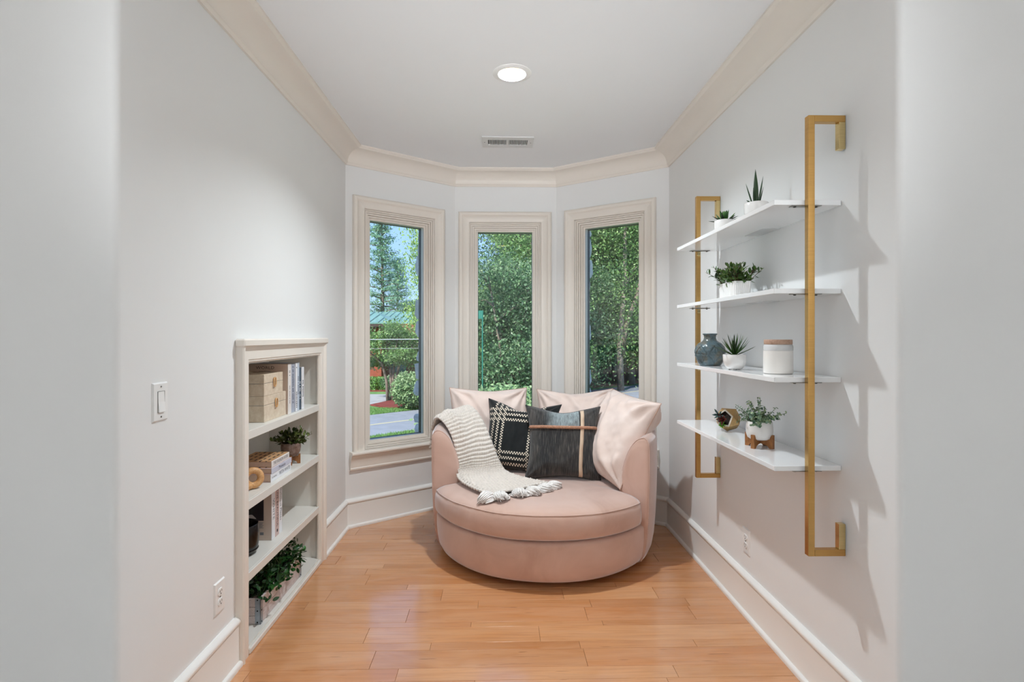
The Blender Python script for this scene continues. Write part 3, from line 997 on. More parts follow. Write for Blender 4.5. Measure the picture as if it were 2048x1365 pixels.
# ------------------------------------------------------------------ round swivel chair
CX, CY = 0.283, 3.535
chair = thing('swivel_chair', 'large round blush velvet swivel chair in the window bay', 'chair', (CX, CY, 0))
A0, A1 = R(-36), R(190)                  # the shell runs from the right arm round the back to the left arm
SEAT = 0.452
def ease(t):
    t = max(0.0, min(1.0, t))
    return t * t * (3 - 2 * t)
MB().lathe([(0.0, 0.0), (0.36, 0.0), (0.37, 0.008), (0.37, 0.026), (0.30, 0.032), (0.30, 0.05), (0.0, 0.05)], 48).build('swivel_plinth', 'black_plinth', chair, smooth=True, angle=40)

# base drum below the cushion
prof = [(0.0, 0.034), (0.60, 0.034), (0.640, 0.037), (0.662, 0.048), (0.677, 0.075), (0.687, 0.12), (0.692, 0.18), (0.693, 0.243), (0.689, 0.257), (0.676, 0.266), (0.55, 0.268), (0.0, 0.268)]
mb = MB()
seg = 128
for r, z in prof:
    pass
def drum(i, j):
    r, z = prof[j]
    a = 2 * PI * i / seg
    inside = A0 + R(1) < (a if a < PI * 1.4 else a - 2 * PI) < A1 - R(1)
    wob = 0.0015 * math.sin(7 * a + 1) * (z < 0.1)
    return ((min(r, 0.60) if inside else r) * math.cos(a), (min(r, 0.60) if inside else r) * math.sin(a), z + wob)
mb.grid(drum, seg, len(prof), True)
mb.build('base', 'blush_velvet', chair, smooth=True, angle=50)

# shell: outer skin, wing-shaped top, inner skin
def shell_h(a):
    t = (a - A0) / (A1 - A0)
    return 0.768 + 0.035 * math.sin(PI * max(0, min(1, t))) ** 0.7
nang = 110
sec = []
def shell_section(a):
    h = shell_h(a)
    ro, ri, z0 = 0.722, 0.535, 0.36
    pts = [(0.59, 0.034), (0.650, 0.036), (0.672, 0.048), (0.690, 0.09), (0.703, 0.16), (0.712, 0.27), (0.718, 0.40), (ro, 0.55), (ro, h - 0.06), (ro - 0.004, h - 0.03), (ro - 0.014, h - 0.010), (ro - 0.030, h)]
    r1 = ro - 0.030
    for k_ in range(1, 15):
        t = PI / 2 * (1 - k_ / 14)
        pts.append((r1 - (r1 - ri) * math.cos(t), z0 + (h - z0) * math.sin(t)))
    pts += [(ri, 0.28), (0.58, 0.27)]
    return pts
ns = len(shell_section(1.0))
def shell(i, j):
    a = A0 + (A1 - A0) * i / (nang - 1)
    r, z = shell_section(a)[j]
    return (r * math.cos(a), r * math.sin(a), z)
mb = MB().grid(shell, nang, ns)
# close the section along its bottom and cap the two arm fronts with a softly domed panel
for i in range(nang - 1):
    mb.f.append((i * ns, i * ns + ns - 1, (i + 1) * ns + ns - 1, (i + 1) * ns))
def arm_cap(i, sgn):
    a = A0 if i == 0 else A1
    base = i * ns
    pts = shell_section(a)
    cx_ = sum(p[0] for p in pts) / ns; cz_ = sum(p[1] for p in pts) / ns
    rings = [list(range(base, base + ns))]
    for fr, push in ((0.985, 0.006), (0.95, 0.011), (0.80, 0.014)):
        ring = []
        for r, z in pts:
            rr = cx_ + (r - cx_) * fr; zz = cz_ + (z - cz_) * fr
            x, y = rr * math.cos(a), rr * math.sin(a)
            mb.v.append((x + sgn * push * -math.sin(a) * -1, y + sgn * push * math.cos(a) * -1, zz))
            ring.append(len(mb.v) - 1)
        rings.append(ring)
    for r0, r1_ in zip(rings, rings[1:]):
        for k_ in range(ns):
            mb.f.append((r0[k_], r0[(k_ + 1) % ns], r1_[(k_ + 1) % ns], r1_[k_]))
    mb.v.append(((cx_) * math.cos(a) + sgn * 0.015 * math.sin(a), cx_ * math.sin(a) - sgn * 0.015 * math.cos(a), cz_))
    c0 = len(mb.v) - 1
    for k_ in range(ns):
        mb.f.append((rings[-1][k_], rings[-1][(k_ + 1) % ns], c0))
arm_cap(0, 1)
arm_cap(nang - 1, -1)
mb.build('back_shell', 'blush_velvet', chair, smooth=True, angle=50)
# welt along the outer edge of each arm front
for a, sg in ((A0, 1), (A1, -1)):
    pts = [(r * math.cos(a) + sg * 0.004 * math.sin(a), r * math.sin(a) - sg * 0.004 * math.cos(a), z) for r, z in shell_section(a)[1:-2]]
    MB().tube(pts, 0.003, 6).build('welt', 'blush_velvet', chair, smooth=True)

# seat cushion: full round in front, tucked inside the arms behind
def cush_r(a):
    aa = a if a < PI * 1.4 else a - 2 * PI
    m = R(7)
    if A0 - m < aa < A1 + m:
        e = min((aa - A0 + m) / m, (A1 + m - aa) / m)
        return 0.712 - 0.160 * ease(e * 1.2 - 0.2)
    return 0.712
cp = [(0.0, 0.272), (0.90, 0.272), (0.965, 0.278), (0.988, 0.292), (0.998, 0.315), (1.0, 0.350), (0.996, 0.385), (0.988, 0.405), (0.978, 0.416), (0.955, 0.427), (0.91, 0.437), (0.82, 0.445), (0.65, 0.450), (0.4, 0.454), (0.0, 0.456)]
seg = 160
def cushion(i, j):
    a = 2 * PI * i / seg
    f, z = cp[j]
    r = cush_r(a) * f
    x, y = r * math.cos(a), r * math.sin(a)
    d = 0.004 * fbm(x * 3, y * 3, z * 3, 2) * (f > 0.3)
    wr = 0.0022 * math.sin(a * 60 + 3 * math.sin(a * 9)) * (0.95 < f < 1.0) * (z > 0.37) * (math.sin(a * 3.3 + 1) > 0.1)
    return (x * (1 + wr), y * (1 + wr), z + d)
cu = MB().grid(cushion, seg, len(cp), True).build('seat_cushion', 'blush_velvet', chair, smooth=True, angle=60)
MB().tube([(cush_r(2 * PI * i / 160) * 0.984 * math.cos(2 * PI * i / 160), cush_r(2 * PI * i / 160) * 0.984 * math.sin(2 * PI * i / 160), 0.413 + 0.004 * fbm(cush_r(2 * PI * i / 160) * 2.95 * math.cos(2 * PI * i / 160), cush_r(2 * PI * i / 160) * 2.95 * math.sin(2 * PI * i / 160), 1.24, 2)) for i in range(160)], 0.0028, 6, True).build('piping', 'blush_velvet', cu, smooth=True)

# ------------------------------------------------------------------ pillows (local: x right, z up, -y the front face)
CHOP = {3: 0.16, 5: 0.07, 4: 0.05, 1: 0.03}
def pillow_pt(u, v, s, w, h, T, ear, seed, wr):
    """surface point; u, v in -1..1, s = -1 front / +1 back"""
    au, av = abs(u), abs(v)
    x = w / 2 * u * (1 - ear * (1 - v * v) * au ** 2)
    z = h / 2 * v * (1 - ear * (1 - u * u) * av ** 2)
    z -= CHOP.get(seed, 0.0) * h / 2 * math.exp(-(u / 0.42) ** 2) * max(0.0, v) ** 3
    th = (max(0.0, (1 - au ** 2.6)) ** 0.55) * (max(0.0, (1 - av ** 2.6)) ** 0.55)
    d = T * th
    edge = min(1 - au, 1 - av)
    m = ease(edge * 6)
    d += wr * fbm(u * 1.7, v * 1.7, s * 2, seed) * m
    # folds drawn in from the corners and edges
    for q, (cu_, cv_) in enumerate(((-1, -1), (1, -1), (1, 1), (-1, 1))):
        du, dv = u - cu_, v - cv_
        rr_ = math.hypot(du, dv)
        an = math.atan2(dv, du)
        d += wr * 0.9 * math.sin(an * (9 + (seed + q) % 4) + seed * 1.3 + q) * math.exp(-(rr_ / 0.75) ** 2) * m
    d += wr * 0.8 * max(0.0, math.sin(7.0 * (u * math.cos(seed) + v * math.sin(seed)) + 2.2 * math.sin(3 * u + seed))) ** 3 * m
    return Vector((x, s * d, z))
def pillow(name, label, mat, loc, rot, w, h, T, ear=0.06, seed=0, wr=0.010, seam='seam_thread', sag=None):
    root = thing(name, label, 'pillow', loc, rot=rot)
    mb = MB()
    n = 57
    def prm(i):
        t = -1 + 2 * i / (n - 1)
        return math.copysign(1 - (1 - abs(t)) ** 1.25, t) if True else t
    idx = {}
    for s in (-1, 1):
        for i in range(n):
            for j in range(n):
                border = i in (0, n - 1) or j in (0, n - 1)
                if border and s == 1:
                    idx[(s, i, j)] = idx[(-1, i, j)]
                    continue
                p = pillow_pt(prm(i), prm(j), s, w, h, T, ear, seed, wr)
                if sag:
                    p = sag(p)
                idx[(s, i, j)] = len(mb.v)
                mb.v.append(tuple(p))
        for i in range(n - 1):
            for j in range(n - 1):
                mb.f.append((idx[(s, i, j)], idx[(s, i + 1, j)], idx[(s, i + 1, j + 1)], idx[(s, i, j + 1)]))
    mb.build('cover', mat, root, smooth=True)
    rim = [pillow_pt(prm(i), -1, -1, w, h, T, ear, seed, wr) for i in range(n - 1)] + [pillow_pt(1, prm(j), -1, w, h, T, ear, seed, wr) for j in range(n - 1)] + \
          [pillow_pt(prm(n - 1 - i), 1, -1, w, h, T, ear, seed, wr) for i in range(n - 1)] + [pillow_pt(-1, prm(n - 1 - j), -1, w, h, T, ear, seed, wr) for j in range(n - 1)]
    MB().tube([tuple(sag(p) if sag else p) for p in rim], 0.0022, 5, True).build('seam', seam, root, smooth=True)
    return root
pillow('back_pillow', 'pale blush back pillow on the left, partly under the knit throw', 'blush_linen', (-0.07, 3.885, 0.715), (R(-16), R(1.5), R(14)), 0.58, 0.56, 0.125, 0.075, 1, 0.020)
pillow('back_pillow', 'pale blush back pillow in the middle, behind the charcoal striped pillow', 'blush_linen', (0.545, 3.905, 0.705), (R(-18), R(-1), R(-8)), 0.56, 0.56, 0.13, 0.10, 4, 0.026)
pillow('back_pillow', 'pale blush back pillow leaning sideways on the right arm', 'blush_linen', (0.752, 3.47, 0.722), (R(-28), R(4), R(-70)), 0.54, 0.57, 0.130, 0.05, 7, 0.022)
pillow('throw_pillow', 'black throw pillow with a cream checked grid pattern', 'checked_weave', (0.135, 3.66, 0.675), (R(-20), R(3), R(-16)), 0.52, 0.50, 0.095, 0.15, 3, 0.009, 'gasket_black')

def dark_pillow():
    w, h, T, ear, seed, wr = 0.49, 0.48, 0.090, 0.14, 5, 0.006
    root = pillow('throw_pillow', 'charcoal woven throw pillow with a tan rope stripe and cream ribbon', 'charcoal_weave', (0.405, 3.475, 0.673), (R(-14), R(1), R(-3)), w, h, T, ear, seed, wr, 'gasket_black')
    # twisted rope stripe
    for ph in (0, PI):
        pts = []
        for i in range(150):
            u = -0.985 + 1.97 * i / 149
            p = pillow_pt(u, 0.40, -1, w, h, T, ear, seed, wr)
            a = i / 149 * 2 * PI * 21 + ph
            pts.append((p.x, p.y - 0.005 - 0.0050 * math.cos(a), p.z + 0.0050 * math.sin(a)))
        MB().tube(pts, 0.0062, 6).build('rope_stripe', 'cord_tan', root, smooth=True)
    def rib(i, j):
        v = -0.985 + 1.97 * i / 40
        u = 0.475 + (0.10 * (j - 0.5)) + 0.03 * math.sin(v * 2.4)
        p = pillow_pt(u, v, -1, w, h, T, ear, seed, wr)
        return (p.x, p.y - 0.0035 - 0.006 * math.exp(-((v - 0.40) / 0.05) ** 2), p.z)
    mb = MB().grid(rib, 41, 2)
    o = mb.build('ribbon_stripe', 'ribbon_cream', root, smooth=True)
    md = o.modifiers.new('thickness', 'SOLIDIFY'); md.thickness = 0.003
dark_pillow()

# ------------------------------------------------------------------ knitted throw draped from the left arm onto the seat
# rows of (left edge, right edge) running from behind the arm, over it, down and across the seat
rows = [((-0.47, 3.66, 0.60), (-0.30, 3.93, 0.66)),
        ((-0.455, 3.63, 0.74), (-0.275, 3.87, 0.78)),
        ((-0.425, 3.585, 0.815), (-0.225, 3.80, 0.862)),
        ((-0.375, 3.535, 0.800), (-0.165, 3.72, 0.845)),
        ((-0.320, 3.500, 0.720), (-0.100, 3.64, 0.760)),
        ((-0.285, 3.470, 0.610), (-0.045, 3.57, 0.640)),
        ((-0.270, 3.435, 0.520), (0.000, 3.52, 0.540)),
        ((-0.250, 3.360, 0.482), (0.045, 3.45, 0.492)),
        ((-0.190, 3.240, 0.474), (0.120, 3.36, 0.480)),
        ((-0.115, 3.130, 0.472), (0.205, 3.29, 0.476)),
        ((-0.045, 3.050, 0.470), (0.285, 3.235, 0.474))]
def catmull(P, t):
    n = len(P) - 1
    t = max(0.0, min(n - 1e-6, t))
    i = int(t); f = t - i
    p0, p1, p2, p3 = P[max(i - 1, 0)], P[i], P[i + 1], P[min(i + 2, n)]
    return 0.5 * ((2 * p1) + (p2 - p0) * f + (2 * p0 - 5 * p1 + 4 * p2 - p3) * f * f + (3 * p1 - p0 - 3 * p2 + p3) * f ** 3)
PLf = [Vector(a) for a, b in rows]; PRt = [Vector(b) for a, b in rows]
throw = thing('knit_throw', 'chunky cream knit throw with white tassels draped over the left arm', 'blanket', (-0.1, 3.3, 0.47))
def throw_pt(t, s, off=0.0, fold=True):
    a, b = catmull(PLf, t), catmull(PRt, t)
    p = a.lerp(b, s)
    e = 0.02
    tu = (catmull(PLf, t + e).lerp(catmull(PRt, t + e), s) - catmull(PLf, t - e).lerp(catmull(PRt, t - e), s))
    nrm = tu.cross(b - a).normalized()
    # a lengthwise fold near the left edge and a rounded, doubled left edge
    f = 0.020 * math.exp(-((s - 0.32 - 0.02 * math.sin(t)) / 0.10) ** 2) * (1 if fold else 0) * math.sin(max(0, min(1, (t - 0.5) / 6)) * PI)
    return p + nrm * (off + f), nrm
NT_, NS_ = 420, 90
ribs = 46
def top(i, j):
    t = 10.0 * i / (NT_ - 1); s = j / (NS_ - 1)
    ph = t / 10 * ribs * 2 * PI + 0.8 * math.sin(s * 9 + t * 2) + 0.6 * fbm(s * 6, t * 2, 0, 3)
    rib = (0.5 + 0.5 * math.sin(ph)) ** 0.8
    lump = 0.5 + 0.5 * math.sin(s * 110 + (math.floor(ph / (2 * PI)) % 2) * PI)
    edge = min(1, min(s, 1 - s) / 0.04)
    p, n = throw_pt(t, s, 0.010 + 0.0150 * rib * (0.62 + 0.38 * lump) * (0.5 + 0.5 * edge))
    if s < 0.03 or s > 0.97:
        p = p - n * 0.006 * (1 - edge)
    return p - throw.location
mb = MB().grid(top, NT_, NS_)
base = len(mb.v)
def under(i, j):
    t = 10.0 * i / 59; s = j / 9
    p, n = throw_pt(t, s, 0.001)
    return p - throw.location
th_o = mb.build('knit_sheet', 'knit_cream', throw, smooth=True)
md = th_o.modifiers.new('thickness', 'SOLIDIFY'); md.thickness = 0.014; md.offset = -1
# folded second layer showing under the front and left edge
def layer(i, j):
    t = 6.4 + 3.45 * i / 119; s = 0.015 + 0.97 * j / 19
    ph = t / 10 * ribs * 2 * PI
    p, n = throw_pt(t, s, 0.0, False)
    return p + n * (-0.004 + 0.004 * math.sin(ph)) + Vector((-0.014, -0.016, 0)) - throw.location
lo = MB().grid(layer, 120, 20).build('folded_layer', 'knit_cream', throw, smooth=True)
md = lo.modifiers.new('thickness', 'SOLIDIFY'); md.thickness = 0.008
# hem along the front edge
MB().tube([tuple(throw_pt(9.97, s / 30, 0.012)[0] - throw.location) for s in range(31)], 0.006, 8).build('hem', 'cord_tan' if False else 'knit_cream', throw, smooth=True)
random.seed(5)
def tassel(s, length, dirx, diry, n=190):
    root, nn = throw_pt(9.98, s, 0.010)
    mb = MB()
    d0 = Vector((dirx, diry, 0)).normalized()
    side = Vector((-d0.y, d0.x, 0))
    for k_ in range(n):
        sp = random.uniform(-1, 1) + random.gauss(0, 0.12)
        up = random.random() ** 0.7 * math.sqrt(max(0.0, 1 - min(1, sp * sp)))
        L = length * random.uniform(0.8, 1.1) * (1 - 0.25 * abs(sp))
        pts = []
        for q in range(6):
            f = q / 5
            belly = math.sin(PI * min(1, f * 0.62 + 0.12))
            p = root + d0 * (L * f) + side * (sp * 0.046 * belly + 0.0015 * random.gauss(0, 1))
            z = SEAT + 0.004 + up * 0.040 * belly
            rr = math.hypot(p.x - CX, p.y - CY)
            if rr > 0.60:
                z -= (rr - 0.60) ** 2 * 3.0
            pts.append((p.x - throw.location.x, p.y - throw.location.y, z - throw.location.z))
        mb.tube(pts, [0.0026, 0.0030, 0.0032, 0.0032, 0.0030, 0.0022], 4)
    mb.build('tassel', 'tassel_white', throw, smooth=True)
for s, L, dx, dy in ((0.03, 0.110, -0.75, -0.65), (0.14, 0.112, 0.05, -1.0), (0.46, 0.112, 0.10, -0.95), (0.62, 0.118, 0.55, -0.8), (0.80, 0.105, 0.85, -0.5), (0.96, 0.095, 0.95, -0.1)):
    tassel(s, L, dx, dy)
# ------------------------------------------------------------------ brass wall shelf
SX0, SX1 = 0.973, XR - 0.001
SY0, SY1 = 1.895, 2.947
SZ = [1.848, 1.533, 1.217, 0.902]
su = thing('wall_shelf', 'wall-mounted shelf unit of four white shelves in two brass frames', 'shelf', (XR, 2.42, 0.585))
def P(x, y, z): return (x - XR, y - 2.42, z - 0.585)
BX0, BX1 = 1.0815, 1.1045
def frame(y0, y1, ztop, zbot):
    def bb(a, b, c, d, e, f, nm, mat='brass', par=None):
        p0, p1 = P(a, c, e), P(b, d, f)
        return MB().bevel_box(p0[0], p1[0], p0[1], p1[1], p0[2], p1[2], 0.0012).build(nm, mat, par or su)
    up = bb(BX0, BX1, y0, y1, zbot, ztop, 'upright', 'brass')
    for z0, z1 in ((ztop - 0.023, ztop), (zbot, zbot + 0.023)):
        bb(BX1, XR - 0.001, y0, y1, z0, z1, 'frame_arm', 'brass')
    bb(XR - 0.024, XR - 0.001, y0, y1, ztop - 0.118, ztop - 0.023, 'wall_return', 'brass_polished')
    bb(XR - 0.024, XR - 0.001, y0, y1, zbot + 0.023, zbot + 0.112, 'wall_return', 'brass_polished')
frame(1.870, 1.894, 2.140, 0.590)
frame(2.948, 2.972, 2.134, 0.582)
for si, z in enumerate(SZ):
    a, b = P(SX0, SY0, z - 0.018), P(SX1, SY1, z)
    s = MB().bevel_box(a[0], b[0], a[1], b[1], a[2], b[2], 0.0012).build('shelf_board', 'shelf_white', su)
    for yb in (SY0, SY1):
        d = 1 if yb == SY0 else -1
        p = P(BX0 - 0.04, yb, z - 0.018); q = P(BX1 + 0.04, yb + d * 0.030, z - 0.0205)
        pl = MB().box(p[0], q[0], min(p[1], q[1]), max(p[1], q[1]), q[2], p[2]).build('bracket', 'plate_steel' , s)
        for xs in (BX0 - 0.027, BX1 + 0.027):
            c = P(xs, yb + d * 0.015, z - 0.0205)
            MB().lathe([(0.0, -0.004), (0.004, -0.0035), (0.0055, 0.0)], 10, c).build('screw', 'screw_steel', pl)
        # angle plate of the bracket on the far upright
        p = P(BX0 + 0.003, yb - d * 0.0006 if False else yb + d * 0.0002, z - 0.045); q = P(BX1 - 0.003, yb + d * 0.0022, z - 0.0205)
        MB().box(p[0], q[0], min(p[1], q[1]), max(p[1], q[1]), p[2], q[2]).build('bracket_tab', 'brass_polished', s)
        for xs in (BX0 + 0.007, BX1 - 0.007):
            c = P(xs, yb + d * 0.0022, z - 0.032)
            MB().lathe([(0.0, 0.0012), (0.0024, 0.0008), (0.0026, 0)], 8).build('screw', 'screw_steel', s, c, (R(90) * d * -1 if d > 0 else R(90), 0, 0))
    # pale wall-plate let into the underside at mid length
    p = P(XR - 0.075, 2.13 + 0.18, z - 0.0190); q = P(XR - 0.004, 2.13 + 0.36, z - 0.0178)
    MB().box(p[0], q[0], p[1], q[1], p[2], q[2]).build('hanging_plate', 'plate_white', s)

# ------------------------------------------------------------------ leaves
def leaf_mesh(name, L, W, mat, fold=0.25, curl=0.15, n=6, tip=1.0, belly=0.45, thick=False):
    """leaf lying along +z from its base, face towards -y, gently folded and curled"""
    mb = MB()
    for i in range(n + 1):
        t = i / n
        w = W / 2 * (math.sin(PI * t ** (math.log(0.5) / math.log(belly))) ** (0.8)) if 0 < t < 1 else (W * 0.08 if t == 0 else 0.0)
        if t == 1: w = W * 0.01 * tip
        y = -curl * L * t * t
        for sx in (-1, 0, 1):
            mb.v.append((sx * w, y - (fold * w if sx else 0.0) + (0 if sx else (fold * 0.2 * w)), L * t))
    for i in range(n):
        for k_ in (0, 1):
            a = i * 3 + k_
            mb.f.append((a, a + 1, a + 4, a + 3))
    me = bpy.data.meshes.new(name)
    me.from_pydata(mb.v, [], mb.f)
    me.polygons.foreach_set('use_smooth', [True] * len(me.polygons))
    me.materials.append(M(mat))
    return me
def thick_leaf(name, L, W, T, mat, belly=0.4, curl=0.1, n=9):
    """fleshy tapering leaf with a rounded section"""
    mb = MB()
    seg = 8
    def fn(i, j):
        t = j / n
        w = W / 2 * (0.55 + 0.45 * math.sin(min(1, t / belly) * PI / 2)) * (1 - max(0, (t - belly) / (1 - belly)) ** 1.7)
        w = max(w, 0.0004)
        a = 2 * PI * i / seg
        th = T / 2 * (w / (W / 2)) ** 0.8
        return (w * math.cos(a), th * math.sin(a) - curl * L * t * t + 0.35 * w * abs(math.cos(a)) * -1 * 0.5, L * t)
    mb.grid(fn, seg, n + 1, True)
    me = mb.mesh(name, True)
    me.materials.append(M(mat))
    return me
def aim(base, direction, roll=0.0, scale=1.0):
    """matrix putting a leaf at base, its +z along direction"""
    d = Vector(direction).normalized()
    q = d.to_track_quat('Z', 'Y')
    return Matrix.Translation(base) @ q.to_matrix().to_4x4() @ Matrix.Rotation(roll, 4, 'Z') @ Matrix.Scale(scale, 4)
def face_roll(d, out):
    """roll that turns the leaf's inner face (-y) away from 'out'"""
    d = Vector(d).normalized()
    q = d.to_track_quat('Z', 'Y').to_matrix()
    y = q @ Vector((0, 1, 0)); x = q @ Vector((1, 0, 0))
    o = Vector(out)
    return math.atan2(-o.dot(x), o.dot(y))
def rosette(parent, me, c, n, elev0, elev1, r0=0.004, s0=1.0, s1=1.0, seed=0, name='leaf', axis=None):
    """spiral of leaves about the local z axis, outer ones lower"""
    random.seed(seed)
    for i in range(n):
        f = i / max(1, n - 1)
        a = i * 2.39996 + random.uniform(-0.2, 0.2)
        el = R(elev0 + (elev1 - elev0) * f + random.uniform(-5, 5))
        d = Vector((math.cos(a) * math.cos(el), math.sin(a) * math.cos(el), math.sin(el)))
        o = Vector((math.cos(a), math.sin(a), 0))
        sc = s0 + (s1 - s0) * f
        put_mesh(name, me, parent, (axis or Matrix()) @ aim(Vector(c) + o * r0 * (1 - f), d, face_roll(d, o), sc * random.uniform(0.92, 1.08)))

def round_pot(t, prof, mat, soil_r, soil_z, seg=40, name='pot', mod=None):
    mb = MB()
    if mod:
        mb.grid(lambda i, j: mod(2 * PI * i / seg, *prof[j]), seg, len(prof), True)
    else:
        mb.lathe(prof, seg)
    p = mb.build(name, mat, t, smooth=True, angle=45)
    MB().lathe([(0.0, soil_z + 0.003), (soil_r * 0.7, soil_z + 0.002), (soil_r, soil_z)], 24).build('soil', 'soil', t, smooth=True)
    return p
POT = [(0.0, 0.0), (0.030, 0.0), (0.033, 0.003), (0.043, 0.022), (0.0475, 0.045), (0.0485, 0.066), (0.048, 0.082), (0.046, 0.084), (0.0445, 0.081), (0.044, 0.060), (0.0, 0.058)]

# snake plant, top shelf
t = thing('potted_plant', 'tall spear-leaved plant in a white pot, top shelf near the brass upright', 'plant', (1.095, 2.285, SZ[0]))
round_pot(t, POT, 'pot_white', 0.0445, 0.072)
lm = thick_leaf('spear_leaf', 0.16, 0.024, 0.007, 'leaf_snake', 0.35, 0.03)
for dx, dy, dz, sc in ((-0.03, 0.0, 1, 1.0), (-0.30, 0.1, 1, 0.66), (0.16, -0.1, 1, 0.80), (0.27, 0.0, 1, 0.55), (0.05, 0.35, 1, 0.6)):
    d = Vector((dx, dy, dz))
    put_mesh('leaf', lm, t, aim((dx * 0.04, dy * 0.03, 0.070), d, face_roll(d, Vector((dx, dy, 0)) + Vector((0, -0.02, 0))), sc))
sm = thick_leaf('short_leaf', 0.045, 0.016, 0.005, 'leaf_snake', 0.4, 0.05)
put_mesh('leaf', sm, t, aim((-0.012, -0.01, 0.074), (-0.9, -0.25, 0.45), 0, 1.0))

# rosette succulent, top shelf
t = thing('potted_succulent', 'small green rosette succulent in a white pot, far end of top shelf', 'plant', (1.105, 2.635, SZ[0]))
round_pot(t, POT, 'pot_white', 0.0445, 0.072)
lm = thick_leaf('rosette_leaf', 0.066, 0.026, 0.008, 'leaf_succulent', 0.5, 0.10)
ld = thick_leaf('outer_leaf', 0.075, 0.014, 0.006, 'leaf_succulent_dark', 0.4, -0.05)
rosette(t, lm, (0, 0, 0.074), 9, 42, 82, 0.008, 1.0, 0.85, 3)
rosette(t, ld, (0, 0, 0.074), 8, 18, 34, 0.010, 1.0, 0.9, 8)

def bushy(parent, me, anchor, n, spread, height, seed, stem_mat='stem_brown', el=(10, 80), name='leaf', clip=None, per=7, leaf_sc=(0.7, 1.15)):
    """sprigs with paired leaves: stems in one mesh, every leaf a child of its own"""
    random.seed(seed)
    st = MB()
    for k_ in range(n):
        b, d = anchor(k_)
        d = Vector(d).normalized()
        L = height * random.uniform(0.65, 1.05)
        pts = []
        bend = Vector((random.uniform(-1, 1), random.uniform(-1, 1), random.uniform(-0.6, 0.2))) * spread
        for q in range(5):
            f = q / 4
            pts.append(Vector(b) + d * L * f + bend * f * f * L)
        if clip:
            pts = [clip(p) for p in pts]
        st.tube([tuple(p) for p in pts], [0.0016, 0.0014, 0.0012, 0.001, 0.0008], 4)
        for q in range(per):
            f = 0.25 + 0.75 * (q + random.random() * 0.5) / per
            i = min(3, int(f * 4)); g = f * 4 - i
            p = pts[i].lerp(pts[i + 1], min(1, g))
            ax = (pts[i + 1] - pts[i]).normalized()
            side = ax.cross(Vector((random.gauss(0, 1), random.gauss(0, 1), random.gauss(0, 1)))).normalized()
            ld_ = (ax * random.uniform(0.2, 0.9) + side).normalized()
            put_mesh(name, me, parent, aim(p, ld_, face_roll(ld_, -Vector((0, 0, 1)) + side * 0.3), random.uniform(*leaf_sc)))
    st.build('stems', stem_mat, parent, smooth=True)

# ribbed trough with a leafy bush, second shelf
t = thing('potted_plant', 'bushy dark green plant in a ribbed white rectangular trough', 'plant', (1.085, 2.475, SZ[1]))
def trough_outline(hx, hy, rc):
    """rounded rectangle walked in even steps"""
    pts = []
    def line(a, b, n):
        for i in range(n): pts.append((a[0] + (b[0] - a[0]) * i / n, a[1] + (b[1] - a[1]) * i / n))
    def arc(cx, cy, a0, n=6):
        for i in range(n): pts.append((cx + rc * math.cos(a0 + PI / 2 * i / n), cy + rc * math.sin(a0 + PI / 2 * i / n)))
    line((hx, -hy + rc), (hx, hy - rc), 66); arc(hx - rc, hy - rc, 0)
    line((hx - rc, hy), (-hx + rc, hy), 26); arc(-hx + rc, hy - rc, PI / 2)
    line((-hx, hy - rc), (-hx, -hy + rc), 66); arc(-hx + rc, -hy + rc, PI)
    line((-hx + rc, -hy), (hx - rc, -hy), 26); arc(hx - rc, -hy + rc, 1.5 * PI)
    return pts
TO = trough_outline(0.040, 0.092, 0.012)
TP = [(0.0, 0.0), (0.86, 0.0), (0.90, 0.003), (0.92, 0.010), (0.985, 0.070), (1.0, 0.073), (1.0, 0.077), (0.93, 0.077), (0.90, 0.06), (0.0, 0.058)]
def trough(i, j):
    f, z = TP[j]
    x, y = TO[i]
    rb_ = 1 + (0.022 if (i // 2) % 2 else -0.006) * (3 <= j <= 4)
    return (x * f * rb_, y * f * rb_, z)
MB().grid(trough, len(TO), len(TP), True).build('trough', 'pot_white', t, smooth=True, angle=28)
MB().box(-0.036, 0.036, -0.084, 0.084, 0.06, 0.066).build('soil', 'soil', t)
def bulk_leaves(parent, me, n, pick, seed, sc=(0.7, 1.1)):
    """the hidden inner leaves of a bush as one mesh"""
    random.seed(seed)
    V, Fc = [], []
    base_v = [v.co.copy() for v in me.vertices]; base_f = [tuple(p.vertices) for p in me.polygons]
    for k_ in range(n):
        p, d = pick()
        m = aim(p, d, random.uniform(0, 6.28), random.uniform(*sc))
        b0 = len(V)
        V += [tuple(m @ v) for v in base_v]
        Fc += [tuple(b0 + i for i in f) for f in base_f]
    nm = bpy.data.meshes.new('inner_foliage'); nm.from_pydata(V, [], Fc)
    nm.polygons.foreach_set('use_smooth', [True] * len(nm.polygons))
    nm.materials.append(me.materials[0])
    o = put_mesh('inner_foliage', nm, parent, Matrix()); o['kind'] = 'stuff'
def dome_pick(rx, ry, rz, z0, xlim=None):
    def f():
        while True:
            v = Vector((random.uniform(-1, 1), random.uniform(-1, 1), random.uniform(0, 1)))
            if 0.25 < v.length < 1: break
        p = Vector((v.x * rx, v.y * ry, z0 + v.z * rz))
        if xlim: p.x = max(xlim[0], min(xlim[1], p.x))
        return p, (v + Vector((random.gauss(0, .6), random.gauss(0, .6), random.gauss(0, .4))))
    return f
lm = leaf_mesh('boxwood_leaf', 0.030, 0.013, 'leaf_boxwood', 0.2, 0.12)
def anc(k_):
    y = -0.075 + 0.15 * ((k_ * 0.618) % 1.0); x = random.uniform(-0.028, 0.028)
    return (x, y, 0.066), (x * 16 + random.uniform(-0.25, 0.25), y * 7.5 + random.uniform(-0.3, 0.3), 0.75)
bulk_leaves(t, lm, 170, dome_pick(0.060, 0.100, 0.080, 0.066, (-0.07, 0.08)), 51)
